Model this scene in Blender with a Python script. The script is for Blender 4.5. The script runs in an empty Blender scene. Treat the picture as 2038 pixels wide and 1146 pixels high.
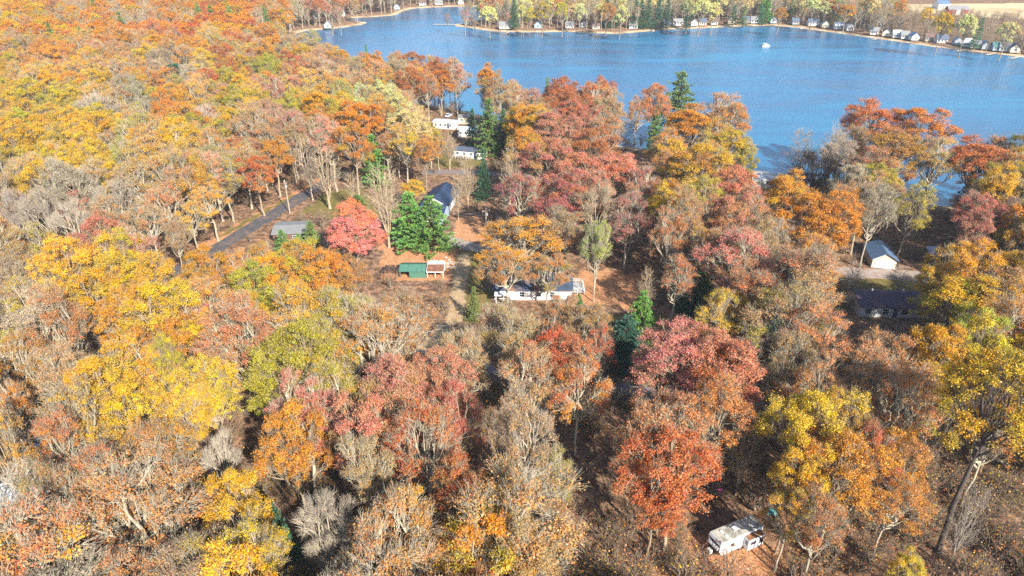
import bpy, bmesh, math, random
import numpy as np
from mathutils import Vector, Matrix

# ------------------------------------------------------------------ camera, sky, sun, exposure
SC = bpy.context.scene
COL = SC.collection
GZ = 1.5                      # level of the dry land above the lake (z = 0)
CAMZ = 81.5
PITCH = math.radians(28.5)
F = 24.0 / 36.0               # focal length in picture widths
cam_data = bpy.data.cameras.new('camera')
cam = bpy.data.objects.new('camera', cam_data)
COL.objects.link(cam)
cam_data.lens = 24.0
cam_data.sensor_width = 36.0
cam_data.clip_start = 1.0
cam_data.clip_end = 20000.0
cam.location = (0, 0, CAMZ)
cam.rotation_euler = (math.pi / 2 - PITCH, 0, 0)
SC.camera = cam

SUN_EL = math.radians(34)
SUN_DIR = Vector((0.50, -0.866, 0)).normalized()      # horizontal direction towards the sun
world = bpy.data.worlds.new('World')
SC.world = world
world.use_nodes = True
wn = world.node_tree.nodes
wl = world.node_tree.links
bg = wn['Background']
sky = wn.new('ShaderNodeTexSky')
sky.sky_type = 'NISHITA'
sky.sun_disc = False
sky.sun_elevation = SUN_EL
sky.sun_rotation = math.atan2(SUN_DIR.x, SUN_DIR.y)
sky.altitude = 200
sky.air_density = 1.0
sky.dust_density = 0.6
sky.ozone_density = 1.5
wl.new(sky.outputs[0], bg.inputs[0])
bg.inputs[1].default_value = 0.13
sun_data = bpy.data.lights.new('sun', 'SUN')
sun_data.energy = 5.0
sun_data.angle = math.radians(0.5)
sun_data.color = (1.0, 0.96, 0.88)
sun = bpy.data.objects.new('sun', sun_data)
COL.objects.link(sun)
to_sun = Vector((SUN_DIR.x * math.cos(SUN_EL), SUN_DIR.y * math.cos(SUN_EL), math.sin(SUN_EL)))
sun.rotation_euler = to_sun.to_track_quat('Z', 'Y').to_euler()
sun.location = (60, -100, 160)

SC.view_settings.view_transform = 'Standard'
SC.view_settings.look = 'None'
SC.view_settings.gamma = 1.0
SC.view_settings.exposure = 1.1
SC.render.engine = 'CYCLES'
cy = SC.cycles
cy.max_bounces = 5
cy.diffuse_bounces = 2
cy.glossy_bounces = 2
cy.transmission_bounces = 3
cy.transparent_max_bounces = 4
cy.volume_bounces = 0
cy.use_denoising = False
cy.sample_clamp_indirect = 4.0
cy.caustics_reflective = False
cy.caustics_refractive = False

rnd = random.Random(11)
NR = np.random.default_rng(7)

# ------------------------------------------------------------------ survey: photograph point -> place on the land
PW, PH = 2038.0, 1146.0
FP = F * PW
CT, ST = math.cos(PITCH), math.sin(PITCH)

def at(px, py, z=GZ):
    """World point at height z seen at photo pixel (px, py)."""
    u = (px - PW / 2) / FP
    v = (PH / 2 - py) / FP
    d = Vector((u, CT + v * ST, -ST + v * CT))
    t = (z - CAMZ) / d.z
    return Vector((d.x * t, d.y * t, z))

def colat(px, d, z=GZ):
    """World point in photo column px at forward distance d and height z."""
    depth = d * CT + (CAMZ - z) * ST
    return Vector(((px - PW / 2) / FP * depth, d, z))

def proj(p):
    y = p[1]; z = p[2] - CAMZ
    depth = y * CT - z * ST
    if depth < 1: return (-9999, -9999, 1)
    up = y * ST + z * CT
    return (PW / 2 + p[0] / depth * FP, PH / 2 - up / depth * FP, depth)

def srgb(r, g, b):
    def f(c):
        c /= 255.0
        return c / 12.92 if c <= 0.04045 else ((c + 0.055) / 1.055) ** 2.4
    return (f(r), f(g), f(b))

# ------------------------------------------------------------------ materials
def new_mat(name):
    m = bpy.data.materials.new(name)
    m.use_nodes = True
    nt = m.node_tree
    for n in list(nt.nodes): nt.nodes.remove(n)
    out = nt.nodes.new('ShaderNodeOutputMaterial')
    return m, nt, out

def N(nt, kind, **kw):
    n = nt.nodes.new(kind)
    for k, v in kw.items(): setattr(n, k, v)
    return n

def ramp(nt, stops):
    r = N(nt, 'ShaderNodeValToRGB')
    el = r.color_ramp.elements
    while len(el) < len(stops): el.new(0.5)
    for e, (p, c) in zip(el, stops):
        e.position = p
        e.color = (c[0], c[1], c[2], 1) if hasattr(c, '__len__') else (c, c, c, 1)
    return r

def mixc(nt, a, b, fac, blend='MIX'):
    m = N(nt, 'ShaderNodeMix', data_type='RGBA', blend_type=blend)
    for sock, val in ((m.inputs[6], a), (m.inputs[7], b), (m.inputs[0], fac)):
        if hasattr(val, 'is_linked') or hasattr(val, 'links'): nt.links.new(val, sock)
        elif hasattr(val, '__len__'): sock.default_value = (val[0], val[1], val[2], 1)
        else: sock.default_value = val
    return m.outputs[2]

def noise(nt, scale, detail=4, rough=0.6, coord=None, dist=0.0):
    n = N(nt, 'ShaderNodeTexNoise')
    n.inputs['Scale'].default_value = scale
    n.inputs['Detail'].default_value = detail
    n.inputs['Roughness'].default_value = rough
    n.inputs['Distortion'].default_value = dist
    if coord is not None: nt.links.new(coord, n.inputs['Vector'])
    return n.outputs[0]

MATS = {}
def plain(name, col, rough=0.7, metal=0.0, vary=0.25, scale=2.0, grime=None, bump=0.0, spec=0.4):
    """Painted or weathered surface: base colour broken by two sizes of noise."""
    if name in MATS: return MATS[name]
    m, nt, out = new_mat(name)
    p = N(nt, 'ShaderNodeBsdfPrincipled')
    tc = N(nt, 'ShaderNodeTexCoord').outputs['Object']
    n1 = noise(nt, scale, 5, 0.65, tc)
    dark = tuple(c * (1 - vary) for c in col)
    light = tuple(min(1, c * (1 + vary * 0.6)) for c in col)
    r = ramp(nt, [(0.3, dark), (0.7, light)])
    nt.links.new(n1, r.inputs[0])
    c = r.outputs[0]
    if grime is not None:
        g = noise(nt, scale * 0.45, 6, 0.7, tc, 0.6)
        rg = ramp(nt, [(0.5, 0.0), (0.66, 1.0)])
        nt.links.new(g, rg.inputs[0])
        c = mixc(nt, c, grime, rg.outputs[0])
    nt.links.new(c, p.inputs['Base Color'])
    p.inputs['Roughness'].default_value = rough
    p.inputs['Metallic'].default_value = metal
    p.inputs['Specular IOR Level'].default_value = spec
    if bump:
        b = N(nt, 'ShaderNodeBump')
        b.inputs['Strength'].default_value = bump
        nt.links.new(n1, b.inputs['Height'])
        nt.links.new(b.outputs[0], p.inputs['Normal'])
    nt.links.new(p.outputs[0], out.inputs[0])
    MATS[name] = m
    return m

def leaf_mat(name, trans=0.28, vlo=0.74, vhi=1.28, hue=0.04):
    m, nt, out = new_mat(name)
    a1 = N(nt, 'ShaderNodeAttribute', attribute_type='INSTANCER', attribute_name='leaf_color')
    a2 = N(nt, 'ShaderNodeAttribute', attribute_type='INSTANCER', attribute_name='leaf_color_b')
    t = N(nt, 'ShaderNodeAttribute', attribute_type='GEOMETRY', attribute_name='tint')
    sep = N(nt, 'ShaderNodeSeparateColor')
    nt.links.new(t.outputs['Color'], sep.inputs[0])
    c = mixc(nt, a1.outputs['Color'], a2.outputs['Color'], sep.outputs[1])
    hsv = N(nt, 'ShaderNodeHueSaturation')
    mv = N(nt, 'ShaderNodeMapRange')
    mv.inputs[3].default_value = vlo; mv.inputs[4].default_value = vhi
    nt.links.new(sep.outputs[0], mv.inputs[0])
    mh = N(nt, 'ShaderNodeMapRange')
    mh.inputs[3].default_value = 0.5 - hue / 2; mh.inputs[4].default_value = 0.5 + hue / 2
    nt.links.new(sep.outputs[2], mh.inputs[0])
    nt.links.new(mv.outputs[0], hsv.inputs['Value'])
    nt.links.new(mh.outputs[0], hsv.inputs['Hue'])
    nt.links.new(c, hsv.inputs['Color'])
    d = N(nt, 'ShaderNodeBsdfDiffuse')
    tr = N(nt, 'ShaderNodeBsdfTranslucent')
    gl = N(nt, 'ShaderNodeBsdfGlossy'); gl.inputs['Roughness'].default_value = 0.42
    gl.inputs['Color'].default_value = (0.9, 0.9, 0.9, 1)
    nt.links.new(hsv.outputs[0], d.inputs[0]); nt.links.new(hsv.outputs[0], tr.inputs[0])
    ms = N(nt, 'ShaderNodeMixShader'); ms.inputs[0].default_value = trans
    nt.links.new(d.outputs[0], ms.inputs[1]); nt.links.new(tr.outputs[0], ms.inputs[2])
    ms2 = N(nt, 'ShaderNodeMixShader'); ms2.inputs[0].default_value = 0.025
    nt.links.new(ms.outputs[0], ms2.inputs[1]); nt.links.new(gl.outputs[0], ms2.inputs[2])
    nt.links.new(ms2.outputs[0], out.inputs[0])
    return m

def bark_mat(name):
    m, nt, out = new_mat(name)
    a = N(nt, 'ShaderNodeAttribute', attribute_type='INSTANCER', attribute_name='bark_color')
    tc = N(nt, 'ShaderNodeTexCoord').outputs['Object']
    mp = N(nt, 'ShaderNodeMapping'); mp.inputs['Scale'].default_value = (3, 3, 0.6)
    nt.links.new(tc, mp.inputs[0])
    n = noise(nt, 2.0, 5, 0.7, mp.outputs[0])
    r = ramp(nt, [(0.3, 0.55), (0.7, 1.25)])
    nt.links.new(n, r.inputs[0])
    c = mixc(nt, a.outputs['Color'], r.outputs[0], 1.0, 'MULTIPLY')
    d = N(nt, 'ShaderNodeBsdfDiffuse'); d.inputs['Roughness'].default_value = 0.6
    nt.links.new(c, d.inputs[0])
    nt.links.new(d.outputs[0], out.inputs[0])
    return m

LEAF = leaf_mat('leaf')
NEEDLE = leaf_mat('needle', 0.15, 0.5, 1.4, 0.03)
BARK = bark_mat('bark')

# ------------------------------------------------------------------ mesh helpers
def fast_mesh(name, verts, faces, k, tint=None, mat=None, smooth=False):
    """verts (n,3), faces (m,k) all of k corners; tint (m,3) stored per face."""
    me = bpy.data.meshes.new(name)
    verts = np.asarray(verts, np.float32); faces = np.asarray(faces, np.int32)
    me.vertices.add(len(verts)); me.vertices.foreach_set('co', verts.ravel())
    me.loops.add(faces.size); me.loops.foreach_set('vertex_index', faces.ravel())
    me.polygons.add(len(faces))
    me.polygons.foreach_set('loop_start', np.arange(0, faces.size, k, dtype=np.int32))
    if smooth:
        me.polygons.foreach_set('use_smooth', np.ones(len(faces), bool))
    me.update(calc_edges=True)
    if tint is not None:
        at_ = me.attributes.new('tint', 'FLOAT_COLOR', 'FACE')
        c = np.ones((len(faces), 4), np.float32); c[:, :3] = tint
        at_.data.foreach_set('color', c.ravel())
    if mat: me.materials.append(mat)
    return me

def tubes(P, R, sides):
    """P (n,K,3) polylines, R (n,K) radii -> verts, quads."""
    n, K, _ = P.shape
    T = np.empty_like(P)
    T[:, 1:-1] = P[:, 2:] - P[:, :-2]; T[:, 0] = P[:, 1] - P[:, 0]; T[:, -1] = P[:, -1] - P[:, -2]
    T /= np.linalg.norm(T, axis=2, keepdims=True) + 1e-9
    ref = np.where(np.abs(T[..., 2:3]) > 0.85, np.array([1.0, 0.15, 0]), np.array([0, 0.12, 1.0]))
    U = np.cross(T, ref); U /= np.linalg.norm(U, axis=2, keepdims=True) + 1e-9
    V = np.cross(T, U)
    a = np.arange(sides) * 2 * np.pi / sides
    ring = U[:, :, None] * np.cos(a)[None, None, :, None] + V[:, :, None] * np.sin(a)[None, None, :, None]
    verts = (P[:, :, None] + ring * R[:, :, None, None]).reshape(-1, 3)
    i = np.arange(n)[:, None, None] * K * sides + np.arange(K - 1)[None, :, None] * sides
    s = np.arange(sides)[None, None, :]; s2 = (s + 1) % sides
    q = np.stack([i + s, i + s2, i + sides + s2, i + sides + s], -1).reshape(-1, 4)
    return verts, q

def merge(parts):
    vs, fs, o = [], [], 0
    for v, f in parts:
        vs.append(v); fs.append(f + o); o += len(v)
    return np.concatenate(vs), np.concatenate(fs)

def unit(v): return v / (np.linalg.norm(v, axis=-1, keepdims=True) + 1e-9)

def curve_pts(p0, p1, K, rng, bow=0.0, wig=0.04):
    """n polylines from p0 to p1, bowed upwards and wiggled."""
    t = np.linspace(0, 1, K)[None, :, None]
    L = np.linalg.norm(p1 - p0, axis=1)[:, None, None]
    P = p0[:, None] * (1 - t) + p1[:, None] * t
    P = P + np.array([0, 0, 1.0]) * (bow * L * 4 * t * (1 - t))
    w = rng.normal(size=(len(p0), K, 3)) * wig * L
    w[:, 0] = 0; w[:, -1] = 0
    return P + w

def leaf_quads(C, Nrm, L, W, rng):
    """Folded leaf-spray faces at C facing Nrm."""
    n = len(C)
    r = unit(rng.normal(size=(n, 3)))
    U = unit(np.cross(Nrm, r)); V = np.cross(Nrm, U)
    L = L[:, None]; W = W[:, None]
    fold = Nrm * (L * rng.uniform(-0.25, 0.25, (n, 1)))
    a = C + U * L * 0.5; b = C + V * W * 0.5 + fold; c = C - U * L * 0.5; d = C - V * W * 0.5 + fold
    v = np.stack([a, b, c, d], 1).reshape(-1, 3)
    return v, np.arange(n * 4).reshape(n, 4)

# ------------------------------------------------------------------ tree shapes (each shape is shared by many trees)
def shape_round(seed, H=24.0, R=6.5, base=0.34, lobes=15, tips=26, lpt=26, ls=0.36, bare=0.0, twigs=2,
                flat=1.0, trunk_r=0.30, limb=1.0, crook=0.05, fine=3):
    rng = np.random.default_rng(seed)
    zf = base * H
    Hc = (H - zf) / 2 * 1.06; zc = H - Hc
    lean = rng.normal(size=2) * 0.35
    cs, lrs = [], []
    for i in range(lobes):
        az = i * 2.39996 + rng.uniform(-.4, .4)
        ph = math.acos(max(-1, 1 - (i + .5) / lobes * 1.25))
        lr = R * rng.uniform(.22, .42)
        rr = (R - lr * .8) * math.sin(ph) * rng.uniform(.62, 1.22)
        cs.append([rr * math.cos(az) + lean[0], rr * math.sin(az) + lean[1],
                   zc + (Hc - lr * .8) * math.cos(ph) * flat + rng.uniform(-1.7, 1.2)])
        lrs.append(lr)
    cs = np.array(cs); lrs = np.array(lrs)
    # trunk
    K = 8
    zt = np.array([0, .03, .15, .3, .48, .66, .82, .93]) * H * .93
    tr = np.zeros((1, K, 3)); tr[0, :, 2] = zt
    tr[0, 2:, :2] = np.cumsum(rng.normal(size=(K - 2, 2)) * .22, 0) + lean * np.linspace(0, 1, K - 2)[:, None]
    rad = np.array([[1.45, 1.08, .95, .85, .62, .38, .2, .06]]) * trunk_r
    big = [tubes(tr, rad, 7)]
    def on_trunk(z):
        return np.array([np.interp(z, zt, tr[0, :, 0]), np.interp(z, zt, tr[0, :, 1]), z])
    LP, LR, SP, TP, E = [], [], [], [], []
    leaves_c, leaves_n, leaves_g = [], [], []
    for i in range(lobes):
        c, lr = cs[i], lrs[i]
        z0 = zf * rng.uniform(.8, 1.0) + max(0, c[2] - zf) * rng.uniform(.12, .45)
        p0 = on_trunk(min(z0, H * .78))
        out = c - p0; Ln = np.linalg.norm(out)
        hor = unit(np.array([out[0], out[1], 0]))
        p1 = p0 + np.array([0, 0, .30 * Ln]) + hor * .22 * Ln
        p2 = c - np.array([0, 0, lr * .25])
        t = np.linspace(0, 1, 7)[:, None]
        bz = (1 - t) ** 2 * p0 + 2 * t * (1 - t) * p1 + t * t * p2
        w = rng.normal(size=bz.shape) * crook * Ln * 1.5; w[0] = 0; w[-1] *= .3
        w[1:-1] = (w[:-2] + w[1:-1] + w[2:]) / 3
        bz = bz + w
        LP.append(bz); LR.append(np.linspace(.16, .05, 7) * limb * min(1.3, .6 + Ln / 14))
        outd = unit(c - np.array([lean[0], lean[1], zc - Hc * .3]))
        d = unit(rng.normal(size=(tips, 3)) + outd * .55 + np.array([0, 0, .45]))
        tp = c + d * lr * rng.uniform(.55, 1.08, (tips, 1)) * np.array([1, 1, .85])
        m = 6
        sd = tp[rng.choice(tips, m, replace=False)]
        g = np.argmin(((tp[:, None] - sd[None]) ** 2).sum(-1), 1)
        for j in range(m):
            mem = tp[g == j]
            if not len(mem): continue
            b0 = bz[rng.integers(3, 7)]
            cen = b0 * .3 + mem.mean(0) * .7
            SP.append((b0, cen))
            for q in mem: TP.append((b0 * .25 + cen * .75 + rng.normal(size=3) * .1, q))
        E.append(tp)
        keep = rng.random(tips) >= bare + .45 * np.maximum(0, -d[:, 2] + .1)
        gv = np.clip(rng.random() * 1.35 - .4 + rng.normal(size=tips) * .16, 0, 1)
        for q, dd, kp, gg in zip(tp, d, keep, gv):
            if not kp: continue
            n = max(1, int(lpt * rng.uniform(.6, 1.4)))
            leaves_c.append(q + rng.normal(size=(n, 3)) * np.array([.34, .34, .24]))
            leaves_n.append(unit(dd * .55 + np.array([0, 0, .55]) + rng.normal(size=(n, 3)) * .6))
            leaves_g.append(np.full(n, gg))
    big.append(tubes(np.array(LP), np.array(LR), 5))
    s0 = np.array([a for a, b in SP]); s1 = np.array([b for a, b in SP])
    P = curve_pts(s0, s1, 4, rng, .08, .06)
    big.append(tubes(P, np.tile(np.linspace(.055, .032, 4) * limb, (len(P), 1)), 4))
    t0 = np.array([a for a, b in TP]); t1 = np.array([b for a, b in TP])
    P = curve_pts(t0, t1, 4, rng, .06, .07)
    big.append(tubes(P, np.tile(np.linspace(.034, .014, 4), (len(P), 1)), 3))
    if fine:
        T = np.repeat(t1, fine, 0)
        base_d = np.repeat(unit(t1 - t0), fine, 0)
        e = T + unit(base_d * 1.0 + rng.normal(size=T.shape) * .6 + np.array([0, 0, .25])) * rng.uniform(.5, 1.3, (len(T), 1))
        s = np.repeat(t0 * .35 + t1 * .65, fine, 0)
        P = curve_pts(s, e, 3, rng, .03, .08)
        big.append(tubes(P, np.tile(np.array([.022, .016, .009]), (len(P), 1)), 3))
    v, f = merge(big)
    trunk = fast_mesh('trunk', v, f, 4, mat=BARK, smooth=True)
    crown = None
    if leaves_c:
        C = np.concatenate(leaves_c); Nn = np.concatenate(leaves_n); G = np.concatenate(leaves_g)
        sz = ls * rng.uniform(.6, 1.35, len(C))
        v, f = leaf_quads(C, Nn, sz * 1.15, sz * .85, rng)
        tint = np.stack([rng.random(len(C)), G, rng.random(len(C))], 1)
        crown = fast_mesh('crown', v, f, 4, tint, LEAF)
    return dict(trunk=trunk, crown=crown, H=H, W=2 * R, cz=zc / H)

def shape_vase(seed, H=24.0, R=5.0, stems=11, fork=.12, side=11, twig=7, leaves=0, ls=.3, trunk_r=.26, spread=.5):
    """Leafless tree with stems fanning up like a broom."""
    rng = np.random.default_rng(seed)
    K = 7
    parts = []
    tr = np.zeros((1, 5, 3)); tr[0, :, 2] = np.linspace(0, fork * H * 1.6, 5)
    tr[0, 1:, :2] = np.cumsum(rng.normal(size=(4, 2)) * .06, 0)
    parts.append(tubes(tr, np.array([[1.4, 1, .92, .8, .6]]) * trunk_r, 7))
    S, SR, B0, B1, BR = [], [], [], [], []
    for i in range(stems):
        az = i * 2.39996 + rng.uniform(-.3, .3)
        rr = R * spread * math.sqrt((i + .4) / stems) * rng.uniform(.8, 1.15)
        top = H * (1 - .28 * (rr / (R * spread)) ** 2) * rng.uniform(.9, 1.0)
        z0 = H * fork * rng.uniform(.8, 1.55)
        p0 = np.array([0, 0, z0]); p2 = np.array([rr * math.cos(az), rr * math.sin(az), top])
        p1 = np.array([p2[0] * .75, p2[1] * .75, z0 + (top - z0) * .38])
        t = np.linspace(0, 1, K)[:, None]
        bz = (1 - t) ** 2 * p0 + 2 * t * (1 - t) * p1 + t * t * p2
        w = rng.normal(size=bz.shape) * .16; w[0] = 0
        bz += w
        S.append(bz); SR.append(np.linspace(.13, .02, K) * rng.uniform(.7, 1.1))
        for k in range(side):
            tt = rng.uniform(.18, .97)
            b = np.array([np.interp(tt, t[:, 0], bz[:, j]) for j in range(3)])
            dirr = unit(np.interp(min(1, tt + .1), t[:, 0], bz[:, 2]) * np.array([0, 0, 1]) * 0 + (bz[min(K - 1, int(tt * K) + 1)] - bz[int(tt * (K - 1))]) + 1e-6)
            a2 = az + rng.normal() * 1.1
            o = np.array([math.cos(a2), math.sin(a2), 0])
            L = (1.2 + (1 - tt) * R * .95) * rng.uniform(.7, 1.2)
            B0.append(b); B1.append(b + unit(dirr * .9 + o * .72) * L)
    parts.append(tubes(np.array(S), np.array(SR), 5))
    B0 = np.array(B0); B1 = np.array(B1)
    P = curve_pts(B0, B1, 5, rng, .04, .03)
    parts.append(tubes(P, np.tile(np.linspace(.045, .016, 5), (len(P), 1)), 3))
    n = len(B0)
    tt = rng.uniform(.2, 1, (n, twig, 1))
    q0 = (B0[:, None] * (1 - tt) + B1[:, None] * tt).reshape(-1, 3)
    d = np.repeat(unit(B1 - B0), twig, 0)
    q1 = q0 + unit(d + rng.normal(size=q0.shape) * .42 + np.array([0, 0, .25])) * rng.uniform(.6, 1.7, (len(q0), 1))
    P = curve_pts(q0, q1, 3, rng, .03, .05)
    parts.append(tubes(P, np.tile(np.array([.022, .016, .009]), (len(P), 1)), 3))
    v, f = merge(parts)
    trunk = fast_mesh('trunk', v, f, 4, mat=BARK, smooth=True)
    crown = None
    if leaves:
        idx = rng.choice(len(q1), leaves)
        C = q1[idx] + rng.normal(size=(leaves, 3)) * .25
        sz = ls * rng.uniform(.6, 1.35, leaves)
        v, f = leaf_quads(C, unit(rng.normal(size=(leaves, 3)) + np.array([0, 0, .7])), sz * 1.15, sz * .85, rng)
        crown = fast_mesh('crown', v, f, 4, np.stack([rng.random(leaves), rng.random(leaves), rng.random(leaves)], 1), LEAF)
    return dict(trunk=trunk, crown=crown, H=H, W=2 * R, cz=.6)

def shape_pine(seed, H=18.0, R=4.4, whorls=15, per=6, start=.06, dense=1.35, droop=.1, power=.75, tuft=.55, thin=.17):
    rng = np.random.default_rng(seed)
    tr = np.zeros((1, 6, 3)); tr[0, :, 2] = np.linspace(0, H * .985, 6)
    tr[0, 1:5, :2] = rng.normal(size=(4, 2)) * .08
    parts = [tubes(tr, np.array([[1.3, 1, .8, .55, .3, .08]]) * .26, 6)]
    B0, B1 = [], []
    for w in range(whorls):
        fz = start + (0.97 - start) * (w / (whorls - 1)) ** .95
        L = R * (1 - (fz - start) / (1.02 - start)) ** power * rng.uniform(.82, 1.1) + .35
        off = rng.uniform(0, 6.28)
        for k in range(per):
            a = off + k * 6.283 / per + rng.uniform(-.3, .3)
            l = L * rng.uniform(.68, 1.12)
            z = fz * H + rng.uniform(-.4, .4)
            B0.append([0, 0, z])
            B1.append([l * math.cos(a), l * math.sin(a), z + l * (rng.uniform(.05, .3) - droop)])
    B0 = np.array(B0); B1 = np.array(B1)
    P = curve_pts(B0, B1, 4, rng, -.06, .03)
    parts.append(tubes(P, np.tile(np.array([.07, .05, .035, .015]), (len(P), 1)), 3))
    v, f = merge(parts)
    trunk = fast_mesh('trunk', v, f, 4, mat=BARK, smooth=True)
    C, D, G = [], [], []
    for i in range(len(B0)):
        L = np.linalg.norm(B1[i] - B0[i]); d = unit(B1[i] - B0[i])
        nt = max(3, int(L * 3.4 * dense))
        side = unit(np.cross(d, [0, 0, 1.0]))
        gcl = rng.random()
        for k in range(nt):
            t = rng.uniform(.22, 1.04)
            s = rng.uniform(-1, 1) * (.12 + .34 * L * (1.05 - t))
            p = B0[i] + d * L * t + side * s + np.array([0, 0, rng.uniform(-.1, .25)])
            n = int(11 * dense)
            dirs = unit(d * .7 + side * np.sign(s) * .45 + np.array([0, 0, .35]) + rng.normal(size=(n, 3)) * .55)
            C.append(p + dirs * tuft * .45); D.append(dirs); G.append(np.full(n, gcl * .6 + rng.random() * .4))
    C = np.concatenate(C); D = np.concatenate(D); G = np.concatenate(G)
    n = len(C)
    L = tuft * rng.uniform(.7, 1.25, (n, 1)); W = thin * rng.uniform(.7, 1.3, (n, 1))
    V = unit(np.cross(D, unit(rng.normal(size=(n, 3)))))
    v = np.stack([C - D * L * .5, C + V * W * .5, C + D * L * .5, C - V * W * .5], 1).reshape(-1, 3)
    crown = fast_mesh('crown', v, np.arange(n * 4).reshape(n, 4), 4,
                      np.stack([rng.random(n), G, rng.random(n)], 1), NEEDLE)
    return dict(trunk=trunk, crown=crown, H=H, W=2 * R, cz=.42)

SH = {}
SH['full'] = [shape_round(100 + i, R=[6.3, 6.8, 6.5, 6.1, 7.0][i], lobes=[20, 23, 19, 21, 24][i], base=[.34, .38, .30, .36, .33][i],
                          tips=23, lpt=64, ls=.19, bare=.19, crook=.06) for i in range(5)]
SH['half'] = [shape_round(200 + i, R=[6.4, 6.9, 6.2, 6.6, 6.5][i], lobes=[18, 20, 16, 21, 18][i], base=[.36, .32, .40, .35, .38][i],
                          tips=23, lpt=52, ls=.185, bare=.40, crook=.075, limb=1.15, fine=4) for i in range(5)]
SH['thin'] = [shape_round(300 + i, R=[6.4, 6.7, 6.0, 6.5][i], lobes=[17, 18, 15, 17][i], base=[.36, .34, .4, .3][i],
                          tips=26, lpt=38, bare=.34, ls=.185, crook=.08, limb=1.2, fine=6) for i in range(4)]
SH['dead'] = [shape_round(400 + i, R=6.0, lobes=[12, 13, 11][i], base=[.4, .34, .45][i], tips=26, lpt=6, ls=.2, bare=.85,
                          crook=.06, limb=.95, fine=7, trunk_r=.3) for i in range(3)]
SH['vase'] = [shape_vase(500, leaves=240, ls=.22), shape_vase(501, stems=9, fork=.2, leaves=200, ls=.22), shape_vase(502, R=5.6, stems=13, leaves=320, ls=.22)]
SH['tall'] = [shape_round(150, H=34, R=7.4, base=.55, lobes=22, tips=24, lpt=56, ls=.19, bare=.2, trunk_r=.42, limb=1.0)]
SH['maple'] = [shape_round(600 + i, H=20, R=7, base=.16, lobes=26, tips=26, lpt=66, ls=.19, bare=0.02, fine=2) for i in range(2)]
SH['pine'] = [shape_pine(700 + i, R=[4.4, 4.0, 4.8][i]) for i in range(3)]
SH['spruce'] = [shape_pine(720 + i, H=20, R=3.2, whorls=22, per=7, droop=.32, power=1.0, dense=1.15, tuft=.42, thin=.14) for i in range(2)]
SH['shrub'] = [shape_vase(800 + i, H=4.0, R=1.9, stems=7, fork=.04, side=5, twig=4, leaves=70, ls=.22, trunk_r=.05, spread=.7) for i in range(2)]
# lighter shapes for the trees far off
SH['far_full'] = [shape_round(900 + i, lobes=17, tips=18, lpt=20, ls=.4, bare=.08, fine=0) for i in range(4)]
SH['far_thin'] = [shape_round(920 + i, lobes=14, tips=18, lpt=9, ls=.38, bare=.45, fine=2, limb=1.3) for i in range(3)]
SH['far_vase'] = [shape_vase(940 + i, side=8, twig=5, leaves=160, ls=.4) for i in range(2)]
SH['far_pine'] = [shape_pine(960 + i, H=20, R=4.0, whorls=13, per=5, dense=.55, tuft=.9, thin=.36) for i in range(2)]

PAL = {  # leaf colour pairs: (main, second) as surface colours
    'Y': (srgb(214, 168, 50), srgb(200, 148, 46)), 'L': (srgb(204, 180, 54), srgb(190, 162, 54)),
    'G': (srgb(166, 158, 58), srgb(186, 168, 60)), 'O': (srgb(208, 140, 52), srgb(192, 124, 52)),
    'R': (srgb(192, 132, 82), srgb(186, 116, 64)), 'S': (srgb(182, 98, 56), srgb(184, 110, 66)),
    'P': (srgb(198, 124, 102), srgb(194, 134, 102)), 'D': (srgb(156, 86, 82), srgb(176, 102, 88)),
    'T': (srgb(178, 144, 94), srgb(184, 138, 82)), 'B': (srgb(182, 160, 128), srgb(166, 144, 116)),
    'W': (srgb(214, 206, 136), srgb(204, 192, 120)), 'E': (srgb(100, 138, 80), srgb(126, 160, 80)),
    'K': (srgb(66, 106, 80), srgb(78, 120, 84)), 'V': (srgb(226, 134, 122), srgb(228, 134, 74)),
    'C': (srgb(208, 64, 74), srgb(200, 92, 84)), 'F': (srgb(222, 188, 60), srgb(210, 166, 56)),
    'H': (srgb(116, 132, 82), srgb(130, 142, 84)), 'Z': (srgb(160, 168, 82), srgb(190, 186, 90)),
}
def richer(c, k=1.05):
    l = .3 * c[0] + .6 * c[1] + .1 * c[2]
    return tuple(max(.012, l + (v - l) * k) for v in c)
PAL = {k: (richer(a), richer(b)) for k, (a, b) in PAL.items()}
CNAME = {'Y': 'golden', 'L': 'lemon yellow', 'G': 'olive yellow', 'O': 'orange', 'R': 'salmon rust', 'S': 'deep rust red',
         'P': 'dusty pink', 'D': 'dark crimson', 'T': 'tan brown', 'B': 'grey', 'W': 'pale cream', 'E': 'green',
         'K': 'dark green', 'V': 'coral pink and orange', 'C': 'bright crimson', 'F': 'bright yellow', 'H': 'dull green',
         'Z': 'yellow green'}

# ------------------------------------------------------------------ lake outline and land
near = [(575, 440), (590, 405), (640, 388), (700, 376), (800, 352), (900, 332), (1000, 310), (1080, 294), (1190, 276), (1260, 268),
        (1350, 266), (1440, 256), (1500, 240), (1600, 235), (1700, 224), (1780, 213), (1850, 206), (1950, 203), (2038, 200),
        (2300, 196), (2800, 200)]
lake = [colat(a, d, 0) for a, d in near] + [Vector((420, 330, 0)), Vector((430, 372, 0))]
far_px = [(2038, 114), (1990, 108), (1950, 104), (1900, 98), (1850, 92), (1800, 84), (1760, 79), (1700, 70), (1640, 62), (1590, 55), (1540, 51),
          (1480, 52), (1400, 56), (1320, 59), (1270, 64), (1230, 67), (1180, 66), (1130, 63), (1080, 64), (1030, 64), (980, 62), (950, 58),
          (930, 54), (905, 52), (905, 48), (930, 46), (950, 40), (985, 31), (1015, 22), (1015, 14), (960, 12.5), (900, 13), (850, 15), (820, 17),
          (803, 22), (786, 30), (752, 33), (700, 36), (690, 39), (731, 44), (725, 48), (689, 54), (640, 59), (610, 61), (590, 66)]
lake += [at(x, y, 0) for x, y in far_px]
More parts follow.
